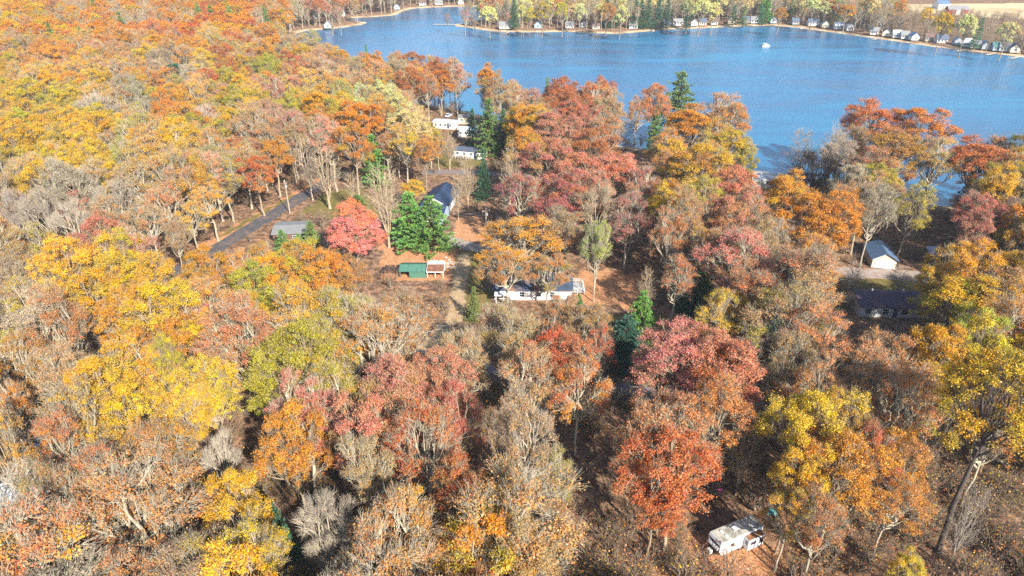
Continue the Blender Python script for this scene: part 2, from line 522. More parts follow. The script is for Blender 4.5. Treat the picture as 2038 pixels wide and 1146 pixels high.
LK = np.array([[p.x, p.y] for p in lake])

def lake_sd(X, Y):
    """Signed distance to the lake edge, negative over water."""
    X = np.asarray(X, float); Y = np.asarray(Y, float)
    d = np.full(X.shape, 1e9); ins = np.zeros(X.shape, bool)
    A = LK; B = np.roll(LK, -1, 0)
    for (ax, ay), (bx, by) in zip(A, B):
        ex, ey = bx - ax, by - ay
        t = np.clip(((X - ax) * ex + (Y - ay) * ey) / (ex * ex + ey * ey + 1e-9), 0, 1)
        d = np.minimum(d, np.hypot(X - ax - t * ex, Y - ay - t * ey))
        c = ((ay > Y) != (by > Y)) & (X < ex * (Y - ay) / (ey if abs(ey) > 1e-9 else 1e-9) + ax)
        ins ^= c
    return np.where(ins, -d, d)

def in_poly(P, X, Y):
    ins = np.zeros(np.shape(X), bool)
    for i in range(len(P)):
        ax, ay = P[i][0], P[i][1]; bx, by = P[(i + 1) % len(P)][0], P[(i + 1) % len(P)][1]
        ins ^= ((ay > Y) != (by > Y)) & (X < (bx - ax) * (Y - ay) / ((by - ay) if abs(by - ay) > 1e-9 else 1e-9) + ax)
    return ins

def ground_z(sd): return np.clip(sd * .12, -2.0, GZ)

def struct(name, me, label=None):
    o = bpy.data.objects.new(name, me); COL.objects.link(o); o['kind'] = 'structure'
    if label: o['label'] = label
    return o

def px_poly(pts, z=GZ): return [at(x, y, z) for x, y in pts]
GRASS = [px_poly(p) for p in (
    [(905, 495), (965, 500), (960, 560), (905, 560)], [(905, 560), (965, 560), (985, 600), (985, 640), (930, 640)],
    [(640, 385), (720, 370), (760, 430), (690, 440), (600, 425)], [(440, 474), (600, 385), (592, 382), (430, 470)],
    [(1640, 552), (1860, 552), (1860, 612), (1640, 612)], [(865, 305), (960, 300), (960, 332), (865, 332)],
    [(1210, 620), (1330, 620), (1330, 690), (1210, 690)], [(1480, 345), (1640, 345), (1640, 380), (1480, 380)])]
DIRT = [px_poly(p) for p in (
    [(905, 505), (935, 505), (935, 560), (925, 610), (910, 650), (870, 712), (820, 705), (885, 630), (895, 560)],)]
BRIGHT = [px_poly(p) for p in (
    [(755, 488), (900, 486), (915, 520), (905, 560), (760, 560)], [(1145, 535), (1300, 545), (1300, 620), (1145, 600)],
    [(1300, 1040), (1420, 1060), (1560, 1080), (1560, 1146), (1300, 1146)], [(385, 495), (640, 350), (650, 360), (410, 500)],
    [(905, 430), (965, 430), (965, 480), (905, 480)])]
FIELD = [px_poly(p) for p in ([(1690, 32), (1760, 8), (2300, 4), (2600, 20), (2300, 48), (1960, 34), (1850, 26)],)]

def make_ground():
    fx = np.arange(-240, 240.1, 2.0); fy = np.arange(36, 330.1, 2.0)
    mx = np.concatenate([np.arange(-1100, -240, 8.0), fx, np.arange(248, 1101, 8.0)])
    my = np.concatenate([np.arange(330 + 5, 960, 5.0)])
    xs = np.concatenate([[-9000, -5000, -3000, -2000, -1500], mx, [1500, 2000, 3000, 5000, 9000]])
    ys = np.concatenate([[-3000, -1000, -400, -200, -100, -50, 0, 20], fy, my, [1000, 1100, 1300, 1700, 2500, 4000, 7000, 12000]])
    X, Y = np.meshgrid(xs, ys)
    sd = lake_sd(X, Y)
    Z = ground_z(sd)
    Z = np.where(np.abs(sd) > 900, GZ, Z); Z = np.where((sd > 0) | (np.abs(X) < 1200), Z, Z)
    nx, ny = len(xs), len(ys)
    i = (np.arange(ny - 1)[:, None] * nx + np.arange(nx - 1)[None])
    q = np.stack([i, i + 1, i + nx + 1, i + nx], -1).reshape(-1, 4)
    me = fast_mesh('ground', np.stack([X, Y, Z], -1).reshape(-1, 3), q, 4, smooth=True)
    c = np.zeros((nx * ny, 4), np.float32)
    for ch, polys in ((0, GRASS), (1, DIRT), (2, BRIGHT)):
        for p in polys: c[:, ch] = np.maximum(c[:, ch], in_poly(p, X.ravel(), Y.ravel()))
    c[:, 3] = np.maximum(in_poly(FIELD[0], X.ravel(), Y.ravel()), 0)
    a = me.attributes.new('cover', 'FLOAT_COLOR', 'POINT'); a.data.foreach_set('color', c.ravel())
    s = me.attributes.new('shore', 'FLOAT', 'POINT'); s.data.foreach_set('value', sd.ravel().astype(np.float32))
    m, nt, out = new_mat('leaf_littered_ground')
    p = N(nt, 'ShaderNodeBsdfDiffuse')
    geo = N(nt, 'ShaderNodeNewGeometry').outputs['Position']
    n1 = noise(nt, 3.2, 6, .75, geo); n2 = noise(nt, .12, 5, .6, geo); n3 = noise(nt, .6, 5, .65, geo)
    r1 = ramp(nt, [(.30, srgb(50, 42, 38)), (.44, srgb(116, 92, 76)), (.56, srgb(158, 124, 98)), (.70, srgb(206, 172, 136))])
    nt.links.new(n1, r1.inputs[0])
    r2 = ramp(nt, [(.3, srgb(110, 98, 78)), (.55, srgb(146, 114, 88)), (.75, srgb(164, 116, 84))])
    nt.links.new(n2, r2.inputs[0])
    litter0 = mixc(nt, r1.outputs[0], r2.outputs[0], .42)
    rl = ramp(nt, [(.42, .45), (.6, 1.25)]); nt.links.new(n3, rl.inputs[0])
    litter = mixc(nt, litter0, rl.outputs[0], .75, 'MULTIPLY')
    cov = N(nt, 'ShaderNodeAttribute', attribute_name='cover')
    sp = N(nt, 'ShaderNodeSeparateColor'); nt.links.new(cov.outputs['Color'], sp.inputs[0])
    def mask(sock, thr=.55):
        ad = N(nt, 'ShaderNodeMath', operation='ADD'); ad.use_clamp = False
        ms = N(nt, 'ShaderNodeMath', operation='MULTIPLY'); ms.inputs[1].default_value = .9
        sb = N(nt, 'ShaderNodeMath', operation='SUBTRACT'); sb.inputs[1].default_value = .5
        nt.links.new(n3, sb.inputs[0]); nt.links.new(sb.outputs[0], ms.inputs[0])
        nt.links.new(sock, ad.inputs[0]); nt.links.new(ms.outputs[0], ad.inputs[1])
        r = ramp(nt, [(thr - .2, 0), (thr + .25, 1)]); nt.links.new(ad.outputs[0], r.inputs[0])
        return r.outputs[0]
    rg = ramp(nt, [(.3, srgb(84, 82, 50)), (.5, srgb(118, 108, 64)), (.7, srgb(150, 120, 78))]); nt.links.new(n1, rg.inputs[0])
    rb = ramp(nt, [(.32, srgb(112, 82, 62)), (.46, srgb(176, 124, 88)), (.58, srgb(206, 154, 112)), (.72, srgb(228, 186, 142))]); nt.links.new(n1, rb.inputs[0])
    rd = ramp(nt, [(.3, srgb(150, 126, 96)), (.6, srgb(186, 160, 124))]); nt.links.new(n1, rd.inputs[0])
    rf = ramp(nt, [(.35, srgb(176, 150, 112)), (.65, srgb(206, 182, 140))]); nt.links.new(noise(nt, .03, 4, .6, geo), rf.inputs[0])
    c1 = mixc(nt, litter, rb.outputs[0], mask(sp.outputs[2]))
    c1 = mixc(nt, c1, rg.outputs[0], mask(sp.outputs[0]))
    c1 = mixc(nt, c1, rd.outputs[0], mask(sp.outputs[1]))
    c1 = mixc(nt, c1, rl.outputs[0], .3, 'MULTIPLY')
    c1 = mixc(nt, c1, rf.outputs[0], mask(cov.outputs['Alpha'], .5))
    sh = N(nt, 'ShaderNodeAttribute', attribute_name='shore')
    rs = ramp(nt, [(0, 1), (.45, .9), (1, 0)])
    mr = N(nt, 'ShaderNodeMapRange'); mr.inputs[1].default_value = -1; mr.inputs[2].default_value = 7
    nt.links.new(sh.outputs['Fac'], mr.inputs[0]); nt.links.new(mr.outputs[0], rs.inputs[0])
    rsa = ramp(nt, [(.35, srgb(150, 118, 82)), (.6, srgb(206, 182, 146))]); nt.links.new(n2, rsa.inputs[0])
    c1 = mixc(nt, c1, rsa.outputs[0], rs.outputs[0])
    nt.links.new(c1, p.inputs[0])
    b = N(nt, 'ShaderNodeBump'); b.inputs['Strength'].default_value = .6; b.inputs['Distance'].default_value = .25
    nt.links.new(n1, b.inputs['Height']); nt.links.new(b.outputs[0], p.inputs['Normal'])
    nt.links.new(p.outputs[0], out.inputs[0])
    me.materials.append(m)
    return struct('ground', me)
make_ground()

def make_lake():
    v = [(-330, 190, 0), (620, 190, 0), (620, 830, 0), (-330, 830, 0)]
    me = bpy.data.meshes.new('lake'); me.from_pydata(v, [], [(0, 1, 2, 3)]); me.update()
    m, nt, out = new_mat('lake_water')
    p = N(nt, 'ShaderNodeBsdfPrincipled')
    geo = N(nt, 'ShaderNodeNewGeometry').outputs['Position']
    mp = N(nt, 'ShaderNodeMapping'); mp.inputs['Scale'].default_value = (.35, 1.0, 1); mp.inputs['Rotation'].default_value = (0, 0, .25)
    nt.links.new(geo, mp.inputs[0])
    streak = noise(nt, .02, 7, .66, mp.outputs[0], 1.2)
    ripple = noise(nt, .8, 6, .7, mp.outputs[0])
    rr = ramp(nt, [(.34, .12), (.66, .34)]); nt.links.new(streak, rr.inputs[0])
    nt.links.new(rr.outputs[0], p.inputs['Roughness'])
    rc = ramp(nt, [(.34, srgb(24, 76, 112)), (.5, srgb(34, 97, 134)), (.66, srgb(50, 118, 150))]); nt.links.new(streak, rc.inputs[0])
    nt.links.new(rc.outputs[0], p.inputs['Base Color'])
    p.inputs['IOR'].default_value = 1.42
    rb = ramp(nt, [(.3, .2), (.7, .55)]); nt.links.new(streak, rb.inputs[0])
    b = N(nt, 'ShaderNodeBump'); b.inputs['Distance'].default_value = .6
    nt.links.new(rb.outputs[0], b.inputs['Strength'])
    nt.links.new(ripple, b.inputs['Height']); nt.links.new(b.outputs[0], p.inputs['Normal'])
    nt.links.new(p.outputs[0], out.inputs[0])
    me.materials.append(m)
    return struct('lake_water', me)
make_lake()

# ------------------------------------------------------------------ roads and drives
ASPHALT = plain('asphalt', (.085, .083, .086), .85, vary=.3, scale=.9, grime=srgb(122, 100, 88), bump=.2)
GRAVEL = plain('gravel', srgb(158, 146, 136), .95, vary=.3, scale=1.5, grime=srgb(146, 104, 74), bump=.4)
LANE = plain('worn_lane', srgb(120, 112, 110), .9, vary=.3, scale=1.2, grime=srgb(150, 104, 76), bump=.3)

def strip(name, pts, width, mat, z, label):
    P = [Vector((p.x, p.y, 0)) for p in pts]
    v, f = [], []
    n = 0
    for i in range(len(P) - 1):
        seg = max(1, int((P[i + 1] - P[i]).length / 3))
        for k in range(seg + (1 if i == len(P) - 2 else 0)):
            c = P[i].lerp(P[i + 1], k / seg)
            d = (P[i + 1] - P[i]).normalized(); s = Vector((-d.y, d.x, 0))
            w = width * .5 * (1 + .05 * math.sin(n * 1.7) + rnd.uniform(-.06, .06))
            v += [tuple(c + s * w + Vector((0, 0, z))), tuple(c - s * w + Vector((0, 0, z)))]
            if n: f.append((2 * n - 2, 2 * n - 1, 2 * n + 1, 2 * n))
            n += 1
    me = bpy.data.meshes.new(name); me.from_pydata(v, [], f); me.update(); me.materials.append(mat)
    o = struct(name, me, label)
    return o
ROAD = [at(-120, 815), at(385, 520), at(455, 480), at(545, 425), at(632, 372), at(690, 339)]
strip('road', ROAD, 5.2, ASPHALT, GZ + .012, 'paved road through the wood')
LANEP = [at(690, 690), at(850, 709), at(1233, 775), at(1530, 815), at(1811, 843), at(2150, 880)]
strip('lane', LANEP, 4.2, LANE, GZ + .008, 'grey lane under the trees')
strip('gravel_drive', [at(885, 474), at(930, 489), at(970, 497), at(1060, 515), at(1110, 520)], 5.0, GRAVEL, GZ + .008, 'pale gravel drive')
strip('garage_drive', [at(1655, 541), at(1760, 545), at(1850, 551)], 6.0, GRAVEL, GZ + .008, 'gravel drive before the garage')
strip('side_road', [at(840, 343), at(900, 342), at(1000, 345), at(1060, 340)], 5.0, LANE, GZ + .008, 'side road by the trailers')

# ------------------------------------------------------------------ things: helpers
def tag(o, label, cat, group=None):
    o['label'] = label; o['category'] = cat
    if group: o['group'] = group
    return o

def thing(name, label, cat, loc=(0, 0, 0), rz=0.0, group=None):
    o = bpy.data.objects.new(name, None); COL.objects.link(o)
    o.location = loc; o.rotation_euler = (0, 0, rz); o.empty_display_size = .3
    return tag(o, label, cat, group)

class MB:
    """Collects boxes, prisms, tubes for one mesh."""
    def __init__(s): s.v = []; s.f = []
    def add(s, v, f):
        o = len(s.v); s.v += [tuple(p) for p in v]; s.f += [tuple(i + o for i in q) for q in f]; return s
    def box(s, c, d, rot=None):
        hx, hy, hz = d[0] / 2, d[1] / 2, d[2] / 2
        vs = [Vector((x, y, z)) for z in (-hz, hz) for x, y in ((-hx, -hy), (hx, -hy), (hx, hy), (-hx, hy))]
        if rot is not None: vs = [rot @ q for q in vs]
        return s.add([q + Vector(c) for q in vs], [(3, 2, 1, 0), (4, 5, 6, 7), (0, 1, 5, 4), (1, 2, 6, 5), (2, 3, 7, 6), (3, 0, 4, 7)])
    def span(s, a, b):
        return s.box([(a[i] + b[i]) / 2 for i in range(3)], [abs(b[i] - a[i]) for i in range(3)])
    def prism(s, prof, axis, a, b):
        """Profile of (p, q) pairs swept along axis from a to b. axis 'x': (y,z); 'y': (x,z); 'z': (x,y)."""
        def mk(p, t): return {'x': (t, p[0], p[1]), 'y': (p[0], t, p[1]), 'z': (p[0], p[1], t)}[axis]
        n = len(prof)
        v = [mk(p, a) for p in prof] + [mk(p, b) for p in prof]
        return s.add(v, [tuple(range(n))[::-1], tuple(range(n, 2 * n))] + [(i, (i + 1) % n, n + (i + 1) % n, n + i) for i in range(n)])
    def tube(s, pts, r, k=6):
        P = np.array([[list(p) for p in pts]], float)
        v, f = tubes(P, np.full((1, len(pts)), r) if not hasattr(r, '__len__') else np.array([r]), k)
        n = len(pts)
        s.add(v.tolist(), f.tolist())
        o = len(s.v) - len(v)
        s.f += [tuple(o + i for i in range(k))[::-1], tuple(o + (n - 1) * k + i for i in range(k))]
        return s
    def build(s, name, mat, parent=None, bevel=0.0, smooth=False):
        me = bpy.data.meshes.new(name); me.from_pydata(s.v, [], s.f); me.update()
        bm = bmesh.new(); bm.from_mesh(me)
        bmesh.ops.recalc_face_normals(bm, faces=bm.faces)
        if bevel: bmesh.ops.bevel(bm, geom=bm.edges[:], offset=bevel, segments=1, affect='EDGES')
        bm.to_mesh(me); bm.free()
        if smooth: me.polygons.foreach_set('use_smooth', [True] * len(me.polygons))
        me.materials.append(mat)
        o = bpy.data.objects.new(name, me); COL.objects.link(o)
        if parent: o.parent = parent
        return o

GLASS = plain('window_glass', (.02, .03, .045), .08, vary=.1, spec=.8)
WHITE = plain('white_paint', srgb(204, 202, 196), .6, vary=.08)
TRIM = plain('white_trim', srgb(232, 231, 228), .5, vary=.05)
WOOD = plain('weathered_wood', srgb(140, 122, 104), .85, vary=.3, scale=4, bump=.2)

def window(parent, side, u, z, w, h, L, W):
    """Window on a house wall: side '-y','+y','-x','+x'; u along the wall, z its centre height."""
    fr, pn, sl = MB(), MB(), MB()
    t = .07
    def put(mb, cu, cz, du, dz, out0, out1):
        if side[1] == 'y':
            sg = -1 if side[0] == '-' else 1
            mb.span((cu - du / 2, sg * (W / 2 + out0), cz - dz / 2), (cu + du / 2, sg * (W / 2 + out1), cz + dz / 2))
        else:
            sg = -1 if side[0] == '-' else 1
            mb.span((sg * (L / 2 + out0), cu - du / 2, cz - dz / 2), (sg * (L / 2 + out1), cu + du / 2, cz + dz / 2))
    for cu, cz, du, dz in ((u, z + h / 2 + t / 2, w + 2 * t, t), (u, z - h / 2 - t / 2, w + 2 * t, t),
                           (u - w / 2 - t / 2, z, t, h), (u + w / 2 + t / 2, z, t, h), (u, z, w - .01, .05)):
        put(fr, cu, cz, du, dz, .002, .06)
    put(pn, u, z, w, h, .003, .02)
    f = fr.build('window', TRIM, parent)
    pn.build('pane', GLASS, f)
    return f

def door(parent, side, u, w, h, L, W, mat, z0=.15):
    mb = MB(); hb = MB()
    sg = -1 if side[0] == '-' else 1
    if side[1] == 'y':
        mb.span((u - w / 2, sg * (W / 2 + .002), z0), (u + w / 2, sg * (W / 2 + .05), z0 + h))
        hb.span((u + w * .36, sg * (W / 2 + .051), z0 + h * .45), (u + w * .36 + .06, sg * (W / 2 + .1), z0 + h * .5))
    else:
        mb.span((sg * (L / 2 + .002), u - w / 2, z0), (sg * (L / 2 + .05), u + w / 2, z0 + h))
        hb.span((sg * (L / 2 + .051), u + w * .36, z0 + h * .45), (sg * (L / 2 + .1), u + w * .36 + .06, z0 + h * .5))
    d = mb.build('door', mat, parent)
    hb.build('handle', plain('dark_metal', (.05, .05, .05), .4, .8), d)
    return d

def gable(parent, L, W, hw, hr, wall, roof, over=.4, th=.16, z0=0.0, name_w='wall', name_r='roof', ox=0, oy=0, axis='x', trim=None):
    """Walls with gables and a two-sided roof, ridge along axis."""
    w = MB()
    if axis == 'x':
        prof = [(oy - W / 2, z0), (oy + W / 2, z0), (oy + W / 2, z0 + hw), (oy, z0 + hw + hr), (oy - W / 2, z0 + hw)]
        w.prism(prof, 'x', ox - L / 2, ox + L / 2)
    else:
        prof = [(ox - L / 2, z0), (ox + L / 2, z0), (ox + L / 2, z0 + hw), (ox, z0 + hw + hr), (ox - L / 2, z0 + hw)]
        w.prism(prof, 'y', oy - W / 2, oy + W / 2)
    wo = w.build(name_w, wall, parent)
    r = MB()
    half = (W if axis == 'x' else L) / 2
    k = hr / half
    e = half + over
    c = oy if axis == 'x' else ox
    top = z0 + hw + hr + .03
    prof = [(c - e, top - e * k), (c, top), (c + e, top - e * k), (c + e, top - e * k + th), (c, top + th), (c - e, top - e * k + th)]
    if axis == 'x': r.prism(prof, 'x', ox - L / 2 - over, ox + L / 2 + over)
    else: r.prism(prof, 'y', oy - W / 2 - over, oy + W / 2 + over)
    ro = r.build(name_r, roof, parent)
    return wo, ro

def small_house(label, loc, rz, L, W, hw, hr, wall, roof, wins, group=None, chimney=False, name='house'):
    t = thing(name, label, 'house', loc, rz, group)
    wo, ro = gable(t, L, W, hw, hr, wall, roof)
    for i in range(wins):
        u = -L / 2 + L * (i + .7) / (wins + .6)
        window(t, '-y', u, 1.6, 1.3, 1.1, L, W)
    door(t, '-y', L / 2 - 1.1, .95, 2.0, L, W, plain('brown_door', srgb(96, 70, 56), .6))
    window(t, '+x', 0, 1.6, 1.2, 1.1, L, W)
    window(t, '-x', 0, 1.6, 1.2, 1.1, L, W)
    if chimney:
        MB().span((-L * .2, .2, hw + hr * .5), (-L * .2 + .7, .9, hw + hr + .9)).build('chimney', plain('chimney_brick', srgb(150, 96, 78), .9), ro)
    return t

RF = {
    'navy': plain('navy_roof', srgb(48, 62, 86), .55, vary=.18, scale=.8), 'slate': plain('slate_roof', srgb(84, 92, 108), .7, vary=.2, scale=.8),
    'grey': plain('grey_roof', srgb(128, 126, 124), .8, vary=.15, scale=.8), 'white': plain('white_roof', srgb(194, 196, 196), .6, vary=.1, scale=.6, grime=srgb(170, 140, 112)),
    'brown': plain('brown_roof', srgb(104, 82, 72), .8, vary=.2, scale=.8), 'blue': plain('blue_roof', srgb(90, 112, 138), .45, vary=.12, scale=.6),
    'purple': plain('purple_roof', srgb(76, 66, 84), .8, vary=.25, scale=.9, grime=srgb(118, 86, 74)), 'red': plain('red_roof', srgb(150, 66, 56), .7, vary=.15),
    'teal': plain('teal_roof', srgb(70, 112, 104), .5, vary=.15),
}
WL = {
    'white': WHITE, 'cream': plain('cream_wall', srgb(214, 200, 172), .7, vary=.08), 'blue': plain('pale_blue_wall', srgb(154, 172, 186), .7, vary=.08),
    'tan': plain('tan_wall', srgb(180, 156, 128), .75, vary=.1), 'grey': plain('grey_wall', srgb(150, 152, 154), .75, vary=.1),
    'brown': plain('brown_wall', srgb(112, 84, 66), .8, vary=.15), 'dark': plain('dark_blue_wall', srgb(50, 66, 96), .6, vary=.15),
}

# ------------------------------------------------------------------ buildings on this side of the lake
LM = []          # landmarks used to say where a tree stands
def landmark(phrase, p): LM.append((phrase, p.x, p.y))
def ang(a, b): return math.atan2(b.y - a.y, b.x - a.x)
def mid(a, b): return (a + b) / 2
def wpart(mb, name, mat, parent, **k): return mb.build(name, mat, parent, **k)

# the white house behind the oak
A, B = at(984, 597), at(1137, 597)
L = (B - A).length; W = 8.5
c = mid(A, B) + Vector((0, W / 2, 0))
t = thing('ranch_house', 'long white house with dark roof half hidden behind an orange oak', 'house', c, ang(A, B))
gable(t, L, W, 2.7, 1.5, WHITE, plain('dark_slate_roof', srgb(62, 76, 96), .7, vary=.3, scale=.7, grime=srgb(150, 104, 70)))
for u in (-6.2, -2.6, 1.4, 4.6): window(t, '-y', u, 1.55, 1.1, 1.2, L, W)
window(t, '-x', 0, 1.5, 1.2, 1.2, L, W); window(t, '+x', 0, 1.5, 1.2, 1.2, L, W)
MB().span((-L / 2 + .3, -W / 2 - 2.2, .02), (-L / 2 + 4.2, -W / 2 - .01, .35)).build('porch_floor', WOOD, t)
pr = MB().box((-L / 2 + 2.25, -W / 2 - 1.25, 2.55), (4.3, 2.6, .12)).build('porch_roof', TRIM, t)
for u in (-L / 2 + .45, -L / 2 + 2.2, -L / 2 + 4.0):
    MB().span((u - .06, -W / 2 - 2.15, .35), (u + .06, -W / 2 - 2.03, 2.49)).build('porch_post', TRIM, t)
door(t, '-y', -L / 2 + 3.2, .95, 2.0, L, W, WL['brown'], .36)
gable(t, 14, 6.5, 2.7, 1.3, WL['cream'], RF['teal'], ox=-3.6, oy=W / 2 + 3.3, name_w='rear_wing', name_r='rear_wing_roof')
MB().span((L / 2 - 2.6, W / 2 + .01, 0), (L / 2 - 1.6, W / 2 + .9, 6.0)).build('chimney', WHITE, t)
dk = MB().span((L / 2 + .01, -1.5, .5), (L / 2 + 3.4, 3.4, .7)).build('deck', plain('grey_deck', srgb(160, 160, 160), .8), t)
for x in (L / 2 + .15, L / 2 + 1.7, L / 2 + 3.3):
    for y in (-1.4, 3.3): MB().span((x - .05, y - .05, 0), (x + .05, y + .05, 1.7)).build('railing_post', TRIM, dk)
for y in (-1.4, 3.3):
    for z in (1.15, 1.66): MB().span((L / 2 + .2, y - .04, z), (L / 2 + 3.25, y + .04, z + .07)).build('railing', TRIM, dk)
for z in (1.15, 1.66): MB().span((L / 2 + 3.26, -1.35, z), (L / 2 + 3.34, 3.25, z + .07)).build('railing', TRIM, dk)
landmark('the white house behind the oak', c)

# the navy-roofed house with its low wing
t = thing('gabled_house', 'pale house with navy blue gabled roof behind twin pines', 'house', (-22.4, 202.5, GZ), math.radians(-10))
gable(t, 8.2, 13.4, 2.9, 2.1, WHITE, RF['navy'], axis='y')
for v in (-4, 0, 4): window(t, '+x', v, 1.6, 1.2, 1.2, 8.2, 13.4)
for v in (-3, 3): window(t, '-x', v, 1.6, 1.2, 1.2, 8.2, 13.4)
gable(t, 7.2, 8.4, 2.6, 1.9, WL['blue'], plain('navy_wing_roof', srgb(40, 56, 90), .6, vary=.2), ox=.9, oy=-11.0, axis='x', name_w='wing', name_r='wing_roof')
MB().span((-2.2, -15.27, .1), (1.6, -15.22, 2.3)).build('wing_door', TRIM, t)
st = MB().span((4.5, .6, 0), (6.2, 2.2, .7)).build('side_stoop', WOOD, t)
for i, (x, y) in enumerate(((1.5, -3), (1.8, 1.5), (2.2, 4.0))):
    MB().tube([(x, y, 4.3), (x, y, 5.0)], .07).build('roof_vent', plain('dark_metal', (.05, .05, .05), .4, .8), t)
landmark('the navy roofed house', Vector((-22, 198, 0)))

# garage with the blue roof
A, B = at(1733, 532), at(1781, 536)
L = (B - A).length; rz = ang(A, B); W = 8.5
c = mid(A, B) + Vector((-math.sin(rz), math.cos(rz), 0)) * W / 2
t = thing('garage', 'detached garage with blue metal roof and wide white door', 'garage', c, rz)
gable(t, L, W, 2.6, 1.7, plain('buff_siding', srgb(188, 178, 164), .75, vary=.1), RF['blue'], axis='y', over=.45)
gd = MB().span((-L / 2 + .65, -W / 2 - .06, .05), (L / 2 - .65, -W / 2 - .003, 2.3)).build('garage_door', TRIM, t)
for k in range(4):
    MB().span((-L / 2 + .72, -W / 2 - .10, .09 + k * .56), (L / 2 - .72, -W / 2 - .062, .60 + k * .56)).build('door_panel', plain('pale_blue_white', srgb(206, 220, 228), .35, vary=.05), gd)
window(t, '-x', 0, 1.5, .9, .9, L, W); window(t, '+x', 0, 1.5, .9, .9, L, W)
for k in range(7):
    yy = -W / 2 - .45 + (W + .9) * (k + .5) / 7
    for s in (-1, 1):
        half = L / 2 + .45; kk = 1.7 / (L / 2)
        MB().prism([(s * .05, 4.3 + .03 + .16), (s * half, 4.3 + .03 - half * kk + .16), (s * half, 4.3 + .03 - half * kk + .21), (s * .05, 4.3 + .03 + .21)],
                   'y', yy - .04, yy + .04).build('roof_seam', RF['blue'], t)
landmark('the blue roofed garage', c)

# small lean-roofed outbuilding beside the garage
c = at(1855, 519)
t = thing('outbuilding', 'small outbuilding with pale lavender lean roof beside the garage', 'shed', c, math.radians(-6))
MB().prism([(-1.6, 0), (1.6, 0), (1.6, 3.2), (-1.6, 2.3)], 'x', -1.5, 1.5).build('wall', WL['brown'], t)
MB().prism([(-1.9, 2.24), (1.9, 3.31), (1.9, 3.42), (-1.9, 2.35)], 'x', -1.8, 1.8).build('roof', plain('lavender_roof', srgb(186, 186, 204), .5, vary=.1), t)
door(t, '-y', .4, .9, 1.8, 3, 3.2, WL['dark'], .1)

# long low house with the purple roof
A, B = at(1708, 630), at(1850, 634)
L = (B - A).length; rz = ang(A, B); W = 8.0
c = mid(A, B) + Vector((-math.sin(rz), math.cos(rz), 0)) * W / 2
t = thing('bungalow', 'long low house with dark purple shingle roof and white front wall', 'house', c, rz)
gable(t, L, W, 2.7, 1.6, WHITE, RF['purple'])
for u in (-6.0, -2.2, 2.0, 5.6): window(t, '-y', u, 1.55, 1.4, 1.2, L, W)
door(t, '-y', 0, .95, 2.0, L, W, WL['dark'])
window(t, '-x', 0, 1.5, 1.2, 1.1, L, W); window(t, '+x', 0, 1.5, 1.2, 1.1, L, W)
for x in (-4, 3): MB().span((x, .8, 3.6), (x + .3, 1.1, 4.7)).build('roof_vent', TRIM, t)
landmark('the purple roofed house', c)

# green shed, its leaf-strewn lean-to and the brush shelter
A, B = at(796, 553), at(847, 553)
L = (B - A).length; W = 4.6
c = mid(A, B) + Vector((0, W / 2, 0))
GRN_SHADED = plain('green_metal_shaded', srgb(54, 92, 78), .5, vary=.15, scale=.9)  # shaded copy of the shed green: rear slope's weaker light painted in
GRN_LIT = plain('green_metal_lit', srgb(76, 118, 100), .5, vary=.15, scale=.9)  # lit copy of the same green: sunlight on the front slope painted in
t = thing('green_shed', 'low green metal shed with open bay on leafy ground', 'shed', c, 0)
MB().prism([(-W / 2, 0), (W / 2, 0), (W / 2, 1.9), (0, 2.7), (-W / 2, 1.9)], 'x', -L / 2 + 2.4, L / 2).build('wall', GRN_LIT, t)
MB().span((-L / 2 + .05, W / 2 - .12, 0), (-L / 2 + 2.39, W / 2 - .02, 1.88)).build('back_wall', GRN_SHADED, t)
MB().span((-L / 2 + .05, -W / 2 + .1, 0), (-L / 2 + .15, W / 2 - .13, 1.88)).build('side_wall', GRN_SHADED, t)
MB().span((-L / 2 + .03, -W / 2 + .02, 0), (-L / 2 + .17, -W / 2 + .09, 1.88)).build('post', WOOD, t)
npan = 6
for k in range(npan):
    a = -L / 2 - .15 + (L + .3) * k / npan; b = a + (L + .3) / npan - .04
    for s, m_ in ((-1, GRN_LIT), (1, GRN_SHADED)):
        e = W / 2 + .25; kk = .8 / (W / 2)
        lift = .05 + .012 * (k % 2)
        MB().prism([(s * .02, 2.7 + lift), (s * e, 2.7 - e * kk + lift), (s * e, 2.7 - e * kk + lift + .05), (s * .02, 2.7 + lift + .05)], 'x', a, b).build('roof_panel', m_, t)
MB().span((-L / 2 - .16, -.14, 2.82), (L / 2 + .16, .14, 2.87)).build('ridge_cap', GRN_SHADED, t)
landmark('the green shed', c)
A2, B2 = at(850, 553), at(883, 553)
L2 = (B2 - A2).length
c2 = mid(A2, B2) + Vector((0, 2.3, 0))
t = thing('lean_to', 'lean-to with white frame and leaf covered brown roof by green shed', 'shed', c2, 0)
for x in (-L2 / 2 + .1, 0, L2 / 2 - .1):
    MB().span((x - .06, -2.26, 0), (x + .06, -2.14, 1.7)).build('post', TRIM, t)
    MB().span((x - .06, 2.14, 0), (x + .06, 2.26, 2.2)).build('post', TRIM, t)
MB().prism([(-2.4, 1.72), (1.0, 2.12), (1.0, 2.22), (-2.4, 1.82)], 'x', -L2 / 2, L2 / 2).build('roof', plain('leafy_roof', srgb(122, 84, 66), .9, vary=.4, scale=3, grime=srgb(170, 112, 74)), t)
MB().prism([(1.04, 2.125), (2.5, 2.30), (2.5, 2.40), (1.04, 2.225)], 'x', -L2 / 2, L2 / 2).build('roof_sheet', plain('pale_sheet', srgb(206, 202, 196), .6, vary=.15), t)
MB().span((-L2 / 2 - .04, -2.5, 1.62), (L2 / 2 + .04, -2.41, 1.82)).build('fascia', TRIM, t)
